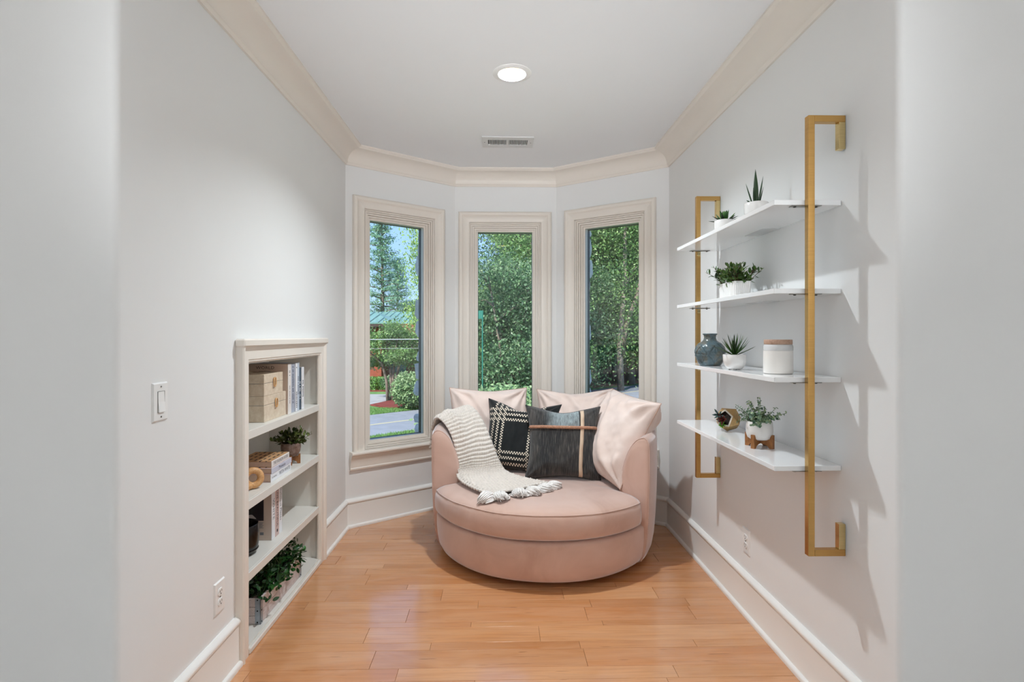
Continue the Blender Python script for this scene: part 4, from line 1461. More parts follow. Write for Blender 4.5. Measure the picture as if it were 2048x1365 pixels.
bushy(t, lm, anc, 42, 0.3, 0.110, 21, per=7, clip=lambda p: Vector((min(p.x, XR - 0.03 - 1.085), p.y, max(p.z, 0.067))))

# teal vase, third shelf
t = thing('ceramic_vase', 'round teal glazed vase with carved relief on the third shelf', 'vase', (1.045, 2.665, SZ[2]))
prof = [(0.0, 0.0), (0.048, 0.0), (0.053, 0.004), (0.066, 0.028), (0.0735, 0.055), (0.074, 0.072), (0.068, 0.095), (0.054, 0.111), (0.040, 0.119), (0.032, 0.126), (0.0285, 0.138), (0.030, 0.150),
        (0.0345, 0.154), (0.0345, 0.158), (0.031, 0.1595), (0.027, 0.156), (0.025, 0.138), (0.0, 0.130)]
def carve(a, r, z):
    if 0.012 < z < 0.102 and r > 0.05:
        u = (a / (2 * PI) * 6) % 1.0
        v = (z - 0.012) / 0.09
        dd = abs(abs(u - 0.5) * 2 + abs(v - 0.5) * 2 - 0.9)
        star = min(abs(u - 0.5), abs(v - 0.5)) if abs(u - 0.5) + abs(v - 0.5) < 0.4 else 1
        hatch = 0.5 + 0.5 * math.sin((u * 2 + v * 3) * 14)
        r -= 0.0042 * math.exp(-(dd / 0.09) ** 2) + 0.003 * math.exp(-(star / 0.03) ** 2) + 0.0016 * hatch
    return (r * math.cos(a), r * math.sin(a), z)
dense = []
for i in range(len(prof) - 1):
    m = 6 if 0.004 <= prof[i][1] < 0.11 and i < 9 else 1
    for q in range(m):
        f = q / m
        dense.append((prof[i][0] + (prof[i + 1][0] - prof[i][0]) * f, prof[i][1] + (prof[i + 1][1] - prof[i][1]) * f))
dense.append(prof[-1])
MB().grid(lambda i, j: carve(2 * PI * i / 180, *dense[j]), 180, len(dense), True).build('body', 'teal_glaze', t, smooth=True)
MB().lathe([(0.0340, 0.1535), (0.036, 0.156), (0.0340, 0.159)], 40, cap=False).build('rim', 'teal_glaze', t, smooth=True)

# spiky plant in a white bowl, third shelf
t = thing('potted_plant', 'spiky grass-like plant in a small white bowl on the third shelf', 'plant', (1.028, 2.345, SZ[2]))
def sq(a, r, z, e=0.75):
    c, s_ = math.cos(a), math.sin(a)
    return (r * math.copysign(abs(c) ** e, c), r * math.copysign(abs(s_) ** e, s_), z)
prof = [(0.0, 0.003), (0.026, 0.003), (0.031, 0.005), (0.041, 0.020), (0.0455, 0.040), (0.0465, 0.064), (0.0455, 0.066), (0.044, 0.064), (0.042, 0.050), (0.0, 0.048)]
round_pot(t, prof, 'pot_white', 0.038, 0.056, mod=lambda a, r, z: sq(a, r, z, 0.8))
for a in range(4):
    MB().lathe([(0.0, 0), (0.004, 0), (0.005, 0.005)], 8, (0.021 * math.cos(a * PI / 2 + 0.8), 0.021 * math.sin(a * PI / 2 + 0.8), 0)).build('foot', 'pot_white', t)
MB().lathe([(0.014, 0.055), (0.012, 0.064), (0.009, 0.075), (0.0, 0.08)], 12).build('crown', 'leaf_spiky', t, smooth=True)
lm = leaf_mesh('blade', 0.10, 0.0085, 'leaf_spiky', 0.5, 0.10, 7, belly=0.3)
rosette(t, lm, (0, 0, 0.062), 34, 16, 80, 0.006, 0.95, 0.95, 5)

# frosted jar candle with wooden lid
t = thing('lidded_jar', 'frosted white glass jar with a flat wooden lid on the third shelf', 'jar', (1.088, 2.090, SZ[2]))
MB().lathe([(0.0, 0.0), (0.048, 0.0), (0.0525, 0.003), (0.0535, 0.008), (0.0535, 0.090), (0.050, 0.0915), (0.0, 0.0915)], 48).build('wax', 'frosted_jar', t, smooth=True, angle=40)
MB().lathe([(0.0536, 0.0905), (0.0536, 0.104), (0.052, 0.110), (0.0495, 0.114), (0.047, 0.114), (0.0475, 0.110), (0.0515, 0.102), (0.0518, 0.0918)], 48, cap=False).build('glass', 'clear_jar', t, smooth=True, angle=40)
MB().lathe([(0.0, 0.1145), (0.050, 0.1145), (0.051, 0.116), (0.051, 0.131), (0.050, 0.133), (0.0, 0.133)], 48).build('lid', 'lid_wood', t, smooth=True, angle=40)

# faceted planter tipped towards the room
t = thing('geometric_planter', 'gold faceted planter lying open with mixed succulents on the bottom shelf', 'plant', (1.098, 2.595, SZ[3]))
ax = Vector((-0.80, -0.55, 0.18)).normalized()
c0 = Vector((0.012, 0.01, 0.062))
q = ax.to_track_quat('Z', 'Y').to_matrix().to_4x4()
rings = [(0.046, 0.030, 0.0), (0.064, 0.000, 0.5), (0.048, -0.034, 0.0), (0.026, -0.058, 0.5)]
def ringpts(r, z, ph, n=5):
    return [c0 + (q @ Vector((r * math.cos(2 * PI * (i + ph) / n + 0.35), r * math.sin(2 * PI * (i + ph) / n + 0.35), z))) for i in range(n)]
RP = [ringpts(*r) for r in rings]
zmin = min(p.z for rp in RP for p in rp)
for rp in RP:
    for p in rp:
        p.z = max(0.0, p.z - zmin - 0.006)
mb = MB(); 
for rp in RP: mb.v.extend([tuple(p) for p in rp])
for k_ in range(3):
    for i in range(5):
        a, b = k_ * 5 + i, k_ * 5 + (i + 1) % 5
        if rings[k_][2] < rings[k_ + 1][2]:
            cc, dd = (k_ + 1) * 5 + i, (k_ + 1) * 5 + (i - 1) % 5
            mb.f += [(a, b, cc), (a, cc, dd)]
        else:
            cc, dd = (k_ + 1) * 5 + i, (k_ + 1) * 5 + (i + 1) % 5
            mb.f += [(a, dd, cc), (a, b, dd)]
mb.f.append(tuple(range(15, 20)))
inner = [c0 + (p - c0) * 0.86 for p in RP[0]]
o = mb.build('shell', 'gilded_facets', t)
md = o.modifiers.new('thickness', 'SOLIDIFY'); md.thickness = 0.004; md.offset = -1
zsh = -zmin - 0.006
top_c = sum(RP[0], Vector()) / 5
MB().add([tuple(top_c + (p - top_c) * 0.93 - ax * 0.010) for p in RP[0]], [(0, 1, 2, 3, 4)]).build('soil', 'soil', t)
mb = MB().add([tuple(p) for p in RP[0]] + [tuple(top_c + (p - top_c) * 0.80) for p in RP[0]], [(i, (i + 1) % 5, 5 + (i + 1) % 5, 5 + i) for i in range(5)])
mb.build('rim', 'concrete_facets', t)
AX = Matrix.Translation(top_c - ax * 0.006) @ q
lm = thick_leaf('red_leaf', 0.030, 0.011, 0.004, 'leaf_red', 0.5, 0.15)
rosette(t, lm, (0.0, 0.0, 0), 22, 12, 80, 0.004, 1.0, 0.6, 2, axis=AX @ Matrix.Translation((-0.002, -0.006, 0.018)))
lm = thick_leaf('blue_leaf', 0.036, 0.011, 0.004, 'leaf_blue', 0.5, 0.08)
up_l = q.inverted() @ Vector((0, 0, 1)); lf_l = q.inverted() @ Vector((-0.6, 0.75, 0))
rosette(t, lm, (0, 0, 0), 12, 8, 70, 0.004, 1.0, 0.7, 4, axis=AX @ Matrix.Translation(lf_l.normalized() * 0.024 + up_l.normalized() * 0.012 + Vector((0, 0, 0.014))))
lm = thick_leaf('lime_leaf', 0.015, 0.005, 0.003, 'leaf_lime', 0.5, 0.05)
rosette(t, lm, (0, 0, 0), 34, -5, 85, 0.006, 1.0, 0.8, 6, axis=AX @ Matrix.Translation(-up_l.normalized() * 0.032 + lf_l.normalized() * 0.006 + Vector((0, 0, 0.016))))

def wood_stand(t, r, h, ztop, wdt=0.016, rotz=0.5, up=0.030):
    """two crossed boards with arched feet and raised ears"""
    for k_ in range(2):
        pts = []
        pts += [(-r, 0.0), (-r + 0.012, 0.0)]
        for i in range(7):
            a = PI * i / 6
            pts.append((-(r - 0.016) * math.cos(a), 0.001 + h * 0.55 * math.sin(a)))
        pts += [(r - 0.012, 0.0), (r, 0.0), (r, h + up), (r - 0.006, h + up)]
        for i in range(7):
            a = PI * i / 6
            pts.append(((r - 0.008) * math.cos(a), h + up * 0.9 - (up * 0.9) * math.sin(a) ** 0.6))
        pts += [(-r + 0.006, h + up), (-r, h + up)]
        n = len(pts)
        w = wdt / 2 - (0.0004 if k_ else 0)
        mb = MB().add([(x, y, z) for y in (-w, w) for x, z in pts], [tuple(range(n)), tuple(range(n, 2 * n))[::-1]] + [(i, (i + 1) % n, n + (i + 1) % n, n + i) for i in range(n)])
        mb.build('stand_board', 'walnut_stand', t, rot=(0, 0, rotz + k_ * PI / 2))

# eucalyptus in a fluted pot on a wooden stand
t = thing('potted_plant', 'pale eucalyptus in a white pot on a crossed wooden stand, bottom shelf', 'plant', (1.080, 2.225, SZ[3]))
wood_stand(t, 0.059, 0.030, 0.0, 0.015, R(38), 0.026)
prof = [(0.0, 0.0325), (0.034, 0.0325), (0.046, 0.040), (0.0515, 0.055), (0.0525, 0.070), (0.0515, 0.088), (0.0500, 0.106), (0.049, 0.108), (0.047, 0.106), (0.047, 0.09), (0.0, 0.088)]
round_pot(t, prof, 'pot_matte', 0.046, 0.098, seg=72)
def euc():
    random.seed(9)
    V, Fc = [], []
    st = MB()
    for k_ in range(46):
        a = random.uniform(0, 2 * PI); el = random.uniform(0.15, 1.35)
        d = Vector((math.cos(a) * math.cos(el), math.sin(a) * math.cos(el), math.sin(el)))
        if d.x > 0.6: d.x *= 0.5
        L = random.uniform(0.055, 0.125) * (1.0 if el > 0.5 else 0.85)
        b = Vector((math.cos(a) * 0.025 * random.random(), math.sin(a) * 0.025 * random.random(), 0.100))
        pts = [b + d * L * f + Vector((0, 0, -0.03 * f * f * (1 - el / 1.6))) for f in (0, 0.33, 0.66, 1)]
        for p in pts: p.x = min(p.x, XR - 1.080 - 0.012); p.z = max(p.z, 0.1)
        st.tube([tuple(p) for p in pts], 0.0009, 4)
        for q_ in range(9):
            f = 0.15 + 0.85 * q_ / 8
            i = min(2, int(f * 3)); p = pts[i].lerp(pts[i + 1], f * 3 - i)
            axd = (pts[i + 1] - pts[i]).normalized() if (pts[i + 1] - pts[i]).length > 1e-6 else Vector((0, 0, 1))
            for s_ in (-1, 1):
                side = axd.cross(Vector((random.gauss(0, 1), random.gauss(0, 1), random.gauss(0, 1)))).normalized() * s_
                r = random.uniform(0.005, 0.0085) * (1.1 - 0.45 * f)
                nn = (axd * 0.8 + side * 0.2 + Vector((random.gauss(0, .3), random.gauss(0, .3), random.gauss(0, .3)))).normalized()
                u = side; w = nn.cross(u).normalized()
                c = p + u * (r * 1.1)
                b0 = len(V)
                for m_ in range(7):
                    an = 2 * PI * m_ / 7
                    V.append(tuple(c + u * r * math.cos(an) + w * r * 0.9 * math.sin(an)))
                Fc.append(tuple(range(b0, b0 + 7)))
    me = bpy.data.meshes.new('foliage'); me.from_pydata(V, [], Fc); me.materials.append(M('leaf_eucalyptus'))
    o = put_mesh('foliage', me, t, Matrix()); o['kind'] = 'stuff'
    st.build('stems', 'stem_green', t)
euc()

# ------------------------------------------------------------------ things in the bookcase
def book(name, label, x0, y0, y1, z, h, depth, cover, pages='page_paper', spine=None, lean=0.0):
    """upright book, spine towards +x at x0; local origin at its foot"""
    t = thing(name, label, 'book', (x0, (y0 + y1) / 2, z), group='upright books in the built-in bookcase')
    w = (y1 - y0) / 2 - 0.0006
    c = 0.0025
    mb = MB()
    mb.box(-depth, -c, -w, -w + c, 0, h); mb.box(-depth, -c, w - c, w, 0, h)
    mb.build('covers', cover, t)
    MB().bevel_box(-c, 0.001, -w, w, 0, h, 0.0012).build('spine', spine or cover, t)
    MB().box(-depth + 0.004, -c, -w + c, w - c, 0.003, h - 0.003).build('pages', pages, t)
    return t
def spine_text(t, text, zc, size, mat, squeeze=1.0, name='lettering'):
    """letters running down the spine"""
    m = Matrix.Translation((0.0016, 0, zc)) @ Matrix(((0, 0, 1, 0), (0, 1, 0, 0), (-1, 0, 0, 0), (0, 0, 0, 1)))
    # text x axis -> -z (downwards), text y axis -> +y ... seen from +x
    m = Matrix.Translation((0.0016, 0, zc)) @ Matrix(((0, 0, 1, 0), (0, 1, 0, 0), (-1, 0, 0, 0), (0, 0, 0, 1)))
    return lettering(text, name, t, size, mat, m, squeeze=squeeze)
def spine_marks(t, z0, z1, n, w, mat, seed=0):
    """small print too fine to read: a run of short strokes"""
    random.seed(seed)
    mb = MB()
    for i in range(n):
        z = z0 + (z1 - z0) * i / n
        if random.random() < 0.15: continue
        hgt = (z1 - z0) / n * 0.6
        mb.box(0.0011, 0.0016, -w * random.uniform(0.6, 1), w * random.uniform(0.6, 1), z, z + hgt)
    mb.build('small_print', mat, t)
Z1 = SH[0] + 0.0005
b = book('book', 'large cream book with a white spine beside the two boxes', -1.107, 2.845, 2.889, Z1, 0.262, 0.215, 'book_cream', spine='spine_cream')
spine_marks(b, 0.05, 0.15, 22, 0.004, 'ink_blue', 1); spine_marks(b, 0.20, 0.23, 4, 0.006, 'ink_grey', 2)
mC = Matrix(((1, 0, 0, 0), (0, 0, -1, 0), (0, 1, 0, 0), (0, 0, 0, 1)))
lettering('WORLD', 'lettering', b, 0.022, 'ink_dark', Matrix.Translation((-0.118, -0.0217, 0.243)) @ mC, squeeze=1.15)
mb = MB(); mb.box(-0.150, -0.090, -0.0219, -0.0214, 0.224, 0.2255); mb.box(-0.150, -0.080, -0.0219, -0.0214, 0.216, 0.2172); mb.box(-0.150, -0.100, -0.0219, -0.0214, 0.203, 0.206)
mb.build('small_print', 'ink_dark', b)
b = book('book', 'thick grey book with a column of fine print on its spine', -1.109, 2.8905, 2.943, Z1, 0.260, 0.20, 'book_grey')
spine_marks(b, 0.05, 0.25, 34, 0.010, 'ink_blue', 3)
b = book('book', 'thin white book between the grey and the pale blue books', -1.105, 2.945, 2.969, Z1, 0.262, 0.20, 'book_white')
spine_marks(b, 0.02, 0.11, 9, 0.006, 'ink_dark', 4); spine_marks(b, 0.235, 0.245, 1, 0.004, 'ink_dark', 5)
b = book('book', 'pale blue book beside the navy book', -1.107, 2.970, 3.004, Z1, 0.263, 0.20, 'book_paleblue')
spine_marks(b, 0.09, 0.19, 15, 0.006, 'ink_blue', 6)
b = book('book', 'short navy book with white title on the top bookcase shelf', -1.110, 3.006, 3.037, Z1, 0.234, 0.18, 'book_navy')
spine_marks(b, 0.06, 0.16, 14, 0.007, 'ink_white', 7)
b = book('book', 'short white book at the end of the row next to the navy one', -1.106, 3.0385, 3.072, Z1, 0.235, 0.18, 'book_white')
spine_marks(b, 0.07, 0.165, 11, 0.007, 'ink_dark', 8)

def keepsake(label, y0, y1, z, h, seamf, depth):
    t = thing('storage_box', label, 'box', (-1.115, (y0 + y1) / 2, z), group='stacked shagreen boxes')
    w = (y1 - y0) / 2
    zs = h * (1 - seamf)
    MB().bevel_box(-depth, 0, -w, w, 0, zs - 0.0008, 0.0012).build('body', 'cream_shagreen', t)
    MB().bevel_box(-depth, 0, -w, w, zs + 0.0008, h, 0.0012).build('lid', 'cream_shagreen', t)
    MB().box(-depth + 0.002, -0.002, -w + 0.002, w - 0.002, zs - 0.001, zs + 0.001).build('seam_line', 'ink_grey', t)
    hb = MB()
    pts = []
    hh, hr = 0.017, 0.011
    for i in range(28):
        a = 2 * PI * i / 28
        pts.append((0.006, hr * math.cos(a), zs + (hh - hr + 0.004) * (1 if math.sin(a) > 0 else -1) * min(1, abs(math.sin(a)) * 3) + hr * math.sin(a)))
    hb.tube(pts, 0.0034, 8, True)
    hb.build('latch_ring', 'box_gold', t, smooth=True)
    mb = MB().bevel_box(0, 0.003, -0.004, 0.004, zs - 0.012, zs + 0.012, 0.0008)
    mb.build('latch_plate', 'box_gold', t)
keepsake('larger cream box with gold latch, lower of the two stacked boxes', 2.578, 2.838, Z1, 0.123, 0.36, 0.20)
keepsake('smaller cream box with gold latch, stacked on the larger box', 2.578, 2.798, Z1 + 0.1235, 0.1025, 0.42, 0.18)

# second shelf: three lying books, a wooden link, a potted plant
Z2 = SH[1] + 0.0005
def flat_book(label, y0, y1, x0, depth, z, h, cover, spine, pages, text, mat, size, top='same', squeeze=1.0):
    t = thing('book', label, 'book', (x0, (y0 + y1) / 2, z), group='books lying in a stack')
    w = (y1 - y0) / 2; c = 0.0025
    MB().box(-depth, -c, -w, w, 0, c).build('cover', cover, t)
    MB().box(-depth, -c, -w, w, h - c, h).build('cover', cover if top == 'same' else top, t)
    MB().bevel_box(-c, 0.001, -w, w, 0, h, 0.001).build('spine', spine, t)
    MB().box(-depth + 0.004, -c, -w + 0.004, w - 0.004, c, h - c).build('pages', pages, t)
    # seen from +x: text x axis -> +y, text y axis -> +z
    m = Matrix.Translation((0.0016, 0.0, h / 2)) @ Matrix(((0, 0, 1, 0), (1, 0, 0, 0), (0, 1, 0, 0), (0, 0, 0, 1)))
    for (tx, yy, sz, sq_) in text:
        lettering(tx, 'lettering', t, sz, mat, Matrix.Translation((0, yy, 0)) @ m, squeeze=sq_)
    return t
flat_book('white lying book, bottom of the stack on the second bookcase shelf', 2.646, 2.896, -1.112, 0.185, Z2, 0.0385, 'book_pink', 'book_white', 'page_paper', [('WITH WHITE', 0.042, 0.028, 0.80), ('DECORATING', -0.088, 0.011, 0.8)], 'ink_grey', 0.03)
flat_book('lilac-grey lying book, middle of the stack', 2.650, 2.900, -1.110, 0.180, Z2 + 0.039, 0.0275, 'book_pink', 'book_lilac', 'page_paper', [('Moments', 0.0, 0.022, 0.95)], 'ink_blue', 0.03)
flat_book('tan lying book with black bars, top of the stack', 2.664, 2.884, -1.116, 0.175, Z2 + 0.067, 0.031, 'barred_cover', 'spine_cream', 'page_paper', [('THE FASHION BOOK', 0.0, 0.024, 0.78)], 'ink_grey', 0.03)

t = thing('wooden_knot', 'pale wooden knot of two linked rings beside the lying books', 'ornament', (-1.150, 2.540, Z2))
def link(c, u, v, rad, r2):
    return MB().tube([tuple(Vector(c) + Vector(u) * rad * math.cos(2 * PI * i / 40) + Vector(v) * rad * math.sin(2 * PI * i / 40)) for i in range(40)], r2, 14, True)
link((0, 0, 0.050), (0.80, 0.60, 0), (-0.10, 0.13, 0.985), 0.034, 0.0155).build('ring', 'pale_wood', t, smooth=True)
link((-0.038, -0.020, 0.020), (0.75, -0.66, 0.0), (-0.60, -0.70, 0.10), 0.034, 0.0150).build('ring', 'pale_wood', t, smooth=True)

t = thing('potted_plant', 'olive green plant in a speckled clay pot on a wooden stand, in the bookcase', 'plant', (-1.165, 3.035, Z2))
wood_stand(t, 0.050, 0.038, 0.0, 0.016, R(20), 0.014)
prof = [(0.0, 0.041), (0.026, 0.041), (0.040, 0.050), (0.0495, 0.070), (0.0525, 0.090), (0.0515, 0.110), (0.049, 0.118), (0.047, 0.118), (0.046, 0.108), (0.0, 0.105)]
round_pot(t, prof, 'speckled_clay', 0.046, 0.112)
lm = leaf_mesh('sprig_leaf', 0.027, 0.015, 'leaf_olive', 0.2, 0.12)
def anc(k_):
    a = k_ * 2.4; r = 0.03 * random.random()
    el = random.uniform(0.25, 1.3)
    return (r * math.cos(a), r * math.sin(a), 0.112), (math.cos(a) * math.cos(el), math.sin(a) * math.cos(el), math.sin(el))
bulk_leaves(t, lm, 110, dome_pick(0.065, 0.065, 0.075, 0.112), 52)
bushy(t, lm, anc, 30, 0.25, 0.105, 33, per=6, clip=lambda p: Vector((max(-0.185, p.x), p.y, min(p.z, 0.235))))

# third shelf: three books, black jar
Z3 = SH[2] + 0.0005
b = book('book', 'white book titled in capitals, its photo cover turned to the black jar', -1.140, 2.723, 2.763, Z3, 0.252, 0.205, 'book_beige', spine='book_white')
spine_text(b, 'WHITE', 0.150, 0.030, 'ink_grey', 1.1)
MB().box(-0.205, -0.040, -0.0203, -0.0196, 0.098, 0.225).build('cover_photo', 'photo_dark', b)
MB().add([(-0.205, -0.0205, 0.108), (-0.075, -0.0205, 0.108), (-0.095, -0.0205, 0.128), (-0.205, -0.0205, 0.132)], [(0, 1, 2, 3)]).build('photo_table', 'photo_pale', b)
MB().lathe([(0.0, 0.0006), (0.024, 0.0006), (0.026, 0.0)], 20).build('photo_bowl', 'ink_dark', b, (-0.115, -0.0203, 0.152), (R(90), 0, 0))
mb = MB()
for i in range(7): mb.box(-0.062, -0.040 - 0.003 * (i % 3), -0.0203, -0.0196, 0.058 - i * 0.0045 + 0.03, 0.060 - i * 0.0045 + 0.03)
mb.box(-0.058, -0.040, -0.0203, -0.0196, 0.026, 0.040)
mb.build('small_print', 'ink_grey', b)
b = book('book', 'pink book with a dark capital title on the third bookcase shelf', -1.140, 2.764, 2.812, Z3, 0.258, 0.20, 'book_pink')
spine_text(b, 'LIVE BEAUTIFUL', 0.140, 0.027, 'ink_dark', 0.95)
MB().box(0.0012, 0.0017, -0.006, 0.006, 0.020, 0.034).build('publisher_mark', 'ink_dark', b)
b = book('book', 'white book with a lower case title, end of the third bookcase shelf', -1.140, 2.813, 2.851, Z3, 0.256, 0.19, 'book_white')
spine_text(b, 'Delicious Places', 0.150, 0.026, 'ink_dark', 0.95)
t = thing('black_jar', 'black rounded jar on the third bookcase shelf', 'jar', (-1.222, 2.560, Z3))
MB().lathe([(0.0, 0.0), (0.060, 0.0), (0.070, 0.004), (0.079, 0.018), (0.083, 0.045), (0.084, 0.09), (0.083, 0.135), (0.080, 0.139), (0.077, 0.135), (0.076, 0.02), (0.0, 0.015)], 48).build('body', 'black_ceramic', t, smooth=True, angle=50)
MB().lathe([(0.080, 0.0185), (0.0835, 0.022), (0.0815, 0.0255)], 48, cap=False).build('ring_band', 'black_ceramic', t, smooth=True)

# bottom: whitewashed wooden planter with metal corners
Z4 = 0.0325
t = thing('wooden_planter', 'whitewashed wooden box planter with metal corners and trailing greenery', 'planter', (-1.105, 2.77, Z4))
hl, dp, hh = 0.254, 0.150, 0.120
for z0, z1 in ((0.0, 0.058), (0.0595, 0.118)):
    MB().bevel_box(-0.010, 0.0, -hl, hl, z0, z1, 0.001).build('board', 'whitewashed_board', t)
    MB().bevel_box(-dp, -dp + 0.010, -hl, hl, z0, z1, 0.001).build('board', 'whitewashed_board', t)
for z0, z1 in ((0.0, 0.038), (0.0395, 0.078), (0.0795, 0.118)):
    for s in (-1, 1):
        y0, y1 = (-hl, -hl + 0.010) if s < 0 else (hl - 0.010, hl)
        MB().bevel_box(-dp + 0.0105, -0.0105, y0, y1, z0, z1, 0.001).build('board', 'whitewashed_board', t)
MB().box(-dp + 0.01, -0.01, -hl + 0.01, hl - 0.01, 0.09, 0.098).build('soil', 'soil', t)
for s in (-1, 1):
    for xx in (0.0, -dp):
        o_ = 1 if xx == 0.0 else -1
        mb = MB()
        yo = s * (hl + 0.0015)
        yi = s * (hl - 0.022)
        xo = xx + o_ * 0.0015
        mb.box(min(xx, xo), max(xx, xo), min(yo, yi), max(yo, yi), 0, hh)
        xi = xx - o_ * 0.024
        mb.box(min(xo, xi), max(xo, xi), min(s * hl, yo), max(s * hl, yo), 0, hh)
        cor = mb.build('metal_corner', 'galvanised', t)
        for z in (0.010, 0.062, 0.112):
            MB().lathe([(0.0, 0.002), (0.003, 0.0014), (0.0034, 0)], 8).build('nail', 'nail_dark', cor, (xo, s * (hl - 0.010), z), (0, R(90) * o_, 0))
            MB().lathe([(0.0, 0.002), (0.003, 0.0014), (0.0034, 0)], 8).build('nail', 'nail_dark', cor, (xx - o_ * 0.013, yo, z), (R(-90) * s, 0, 0))
lm = leaf_mesh('boxwood_leaf', 0.030, 0.016, 'leaf_deep', 0.18, 0.12)
def anc(k_):
    y = -hl * 0.92 + 1.84 * hl * ((k_ * 0.618) % 1.0); x = random.uniform(-dp + 0.03, -0.012)
    return (x, y, 0.10), ((x + 0.055) * 13 + random.uniform(-0.2, 0.5), random.uniform(-0.5, 0.5) + (0.9 if y > 0.2 else 0), 0.55)
def clipz(p):
    return Vector((max(-0.26, min(0.050, p.x)), max(-hl - 0.02, p.y), min(0.262, max(p.z, 0.092 if p.x < 0.0 else 0.06))))
def trail_pick():
    y = random.uniform(-hl * 0.98, hl * 0.98)
    x = random.uniform(-dp, 0.030); z = 0.10 + random.random() * 0.13 * (1 - 0.5 * max(0, x / 0.03)) - (0.035 * random.random() if x > 0.004 else 0)
    return Vector((x, y, z)), Vector((random.gauss(0.5, 0.6), random.gauss(0, 0.7), random.gauss(0.1, 0.6)))
bulk_leaves(t, lm, 420, trail_pick, 53)
bushy(t, lm, anc, 60, 0.45, 0.135, 44, per=5, stem_mat='stem_green', clip=clipz)
# ------------------------------------------------------------------ outdoors
G = -1.20                                     # street level below the floor
rng = np.random.default_rng(3)
def pt(px, Y):                                # point on the ground plan seen along a line of sight
    return ((px - 1000.0) / F * Y, Y)

def quad_mesh(name, verts, nper, mat):
    """mesh from an (n, nper, 3) array of separate polygons"""
    n = verts.shape[0]
    me = bpy.data.meshes.new(name)
    me.vertices.add(n * nper)
    me.vertices.foreach_set('co', verts.reshape(-1).astype(np.float32))
    me.loops.add(n * nper)
    me.loops.foreach_set('vertex_index', np.arange(n * nper, dtype=np.int32))
    me.polygons.add(n)
    me.polygons.foreach_set('loop_start', np.arange(0, n * nper, nper, dtype=np.int32))
    me.polygons.foreach_set('loop_total', np.full(n, nper, dtype=np.int32))
    me.update(calc_edges=True)
    me.materials.append(M(mat))
    return me
def leaf_cloud(name, centers, size, mat, aspect=0.55, up=0.3):
    """one diamond-shaped leaf per centre, random attitude"""
    n = len(centers)
    d = rng.normal(size=(n, 3)); d /= np.linalg.norm(d, axis=1, keepdims=True)
    nr = rng.normal(size=(n, 3)); nr[:, 2] += up * 3
    w = np.cross(d, nr); w /= np.linalg.norm(w, axis=1, keepdims=True) + 1e-9
    s = size * rng.uniform(0.6, 1.3, size=(n, 1))
    c = np.asarray(centers)
    bend = np.cross(d, w) * s * 0.12
    q = np.stack([c - d * s * 0.5, c + w * s * aspect * 0.5 + bend, c + d * s * 0.5, c - w * s * aspect * 0.5 + bend], axis=1)
    return quad_mesh(name, q, 4, mat)

def tree_proto(seed, height, trunk_h, crown_r, nclump, nleaf, leaf, mat, bark='bark', spread=0.45, stems=1, crown_z=None, flat=1.0):
    """deciduous tree: forking trunk mesh + crown of leaves gathered in clumps round the branch ends; local origin at its foot"""
    r = random.Random(seed)
    lrng = np.random.default_rng(seed)
    br = MB()
    ends = []
    cz0 = trunk_h; cz1 = height
    for s in range(stems):
        a0 = r.uniform(0, 6.28)
        tx, ty = (0.25 * math.cos(a0) * (stems > 1), 0.25 * math.sin(a0) * (stems > 1))
        tr = height * 0.018
        p1 = Vector((tx * 1.5 + r.uniform(-.15, .15), ty * 1.5 + r.uniform(-.15, .15), trunk_h))
        top_ = Vector((tx * 5 + r.uniform(-.5, .5), ty * 5 + r.uniform(-.5, .5), height * 0.86))
        axis = [Vector((tx * 0.5, ty * 0.5, -0.1)), p1 * 0.5, p1, p1.lerp(top_, 0.5) + Vector((r.uniform(-.2, .2), r.uniform(-.2, .2), 0)), top_]
        br.tube([tuple(p) for p in axis], [tr * 1.25, tr, tr * 0.85, tr * 0.5, tr * 0.15], 7)
        ends.append(top_)
        nb = max(5, nclump // (3 * stems))
        for k_ in range(nb):
            f = 0.30 + 0.7 * k_ / nb
            i = min(3, int(f * 4)); p = axis[i].lerp(axis[i + 1], f * 4 - i)
            if p.z < trunk_h * 0.8: p = p1
            a = k_ * 2.4 + r.uniform(-.4, .4)
            el = r.uniform(0.15, 0.9)
            L = crown_r * r.uniform(0.7, 1.05) * (1.15 - 0.55 * f)
            e = p + Vector((math.cos(a) * math.cos(el), math.sin(a) * math.cos(el), math.sin(el) * flat)) * L
            m = p.lerp(e, 0.5) + Vector((r.uniform(-.1, .1), r.uniform(-.1, .1), 0.10 * L))
            br.tube([tuple(p), tuple(m), tuple(e)], [tr * 0.35, tr * 0.22, tr * 0.08], 5)
            ends += [e, m.lerp(e, 0.5)]
    # extra clumps fill an egg-shaped crown
    cz = (cz0 + cz1) / 2
    while len(ends) < nclump:
        v = Vector((r.gauss(0, 1), r.gauss(0, 1), r.gauss(0, 1))).normalized() * (r.random() ** 0.4)
        ends.append(Vector((v.x * crown_r, v.y * crown_r, cz + v.z * (cz1 - cz0) / 2)))
    ctr = np.array([tuple(e) for e in ends])
    idx = lrng.integers(0, len(ctr), nleaf)
    pos = ctr[idx] + lrng.normal(size=(nleaf, 3)) * np.array([spread, spread, spread * 0.62])
    return br.mesh('trunk', True), leaf_cloud('crown', pos, leaf, mat), bark
def plant_tree(name, label, proto, x, y, scale=1.0, rotz=0.0, group=None, z=G, cat='tree', sz=None):
    tr, cr, bark = proto
    t = thing(name, label, cat, (x, y, z), rotz, group)
    t.scale = (scale, scale, sz or scale)
    o = bpy.data.objects.new('trunk', tr); C.objects.link(o); o.parent = t
    if not tr.materials: tr.materials.append(M(bark))
    o = bpy.data.objects.new('crown', cr); C.objects.link(o); o.parent = t; o['kind'] = 'stuff'
    return t

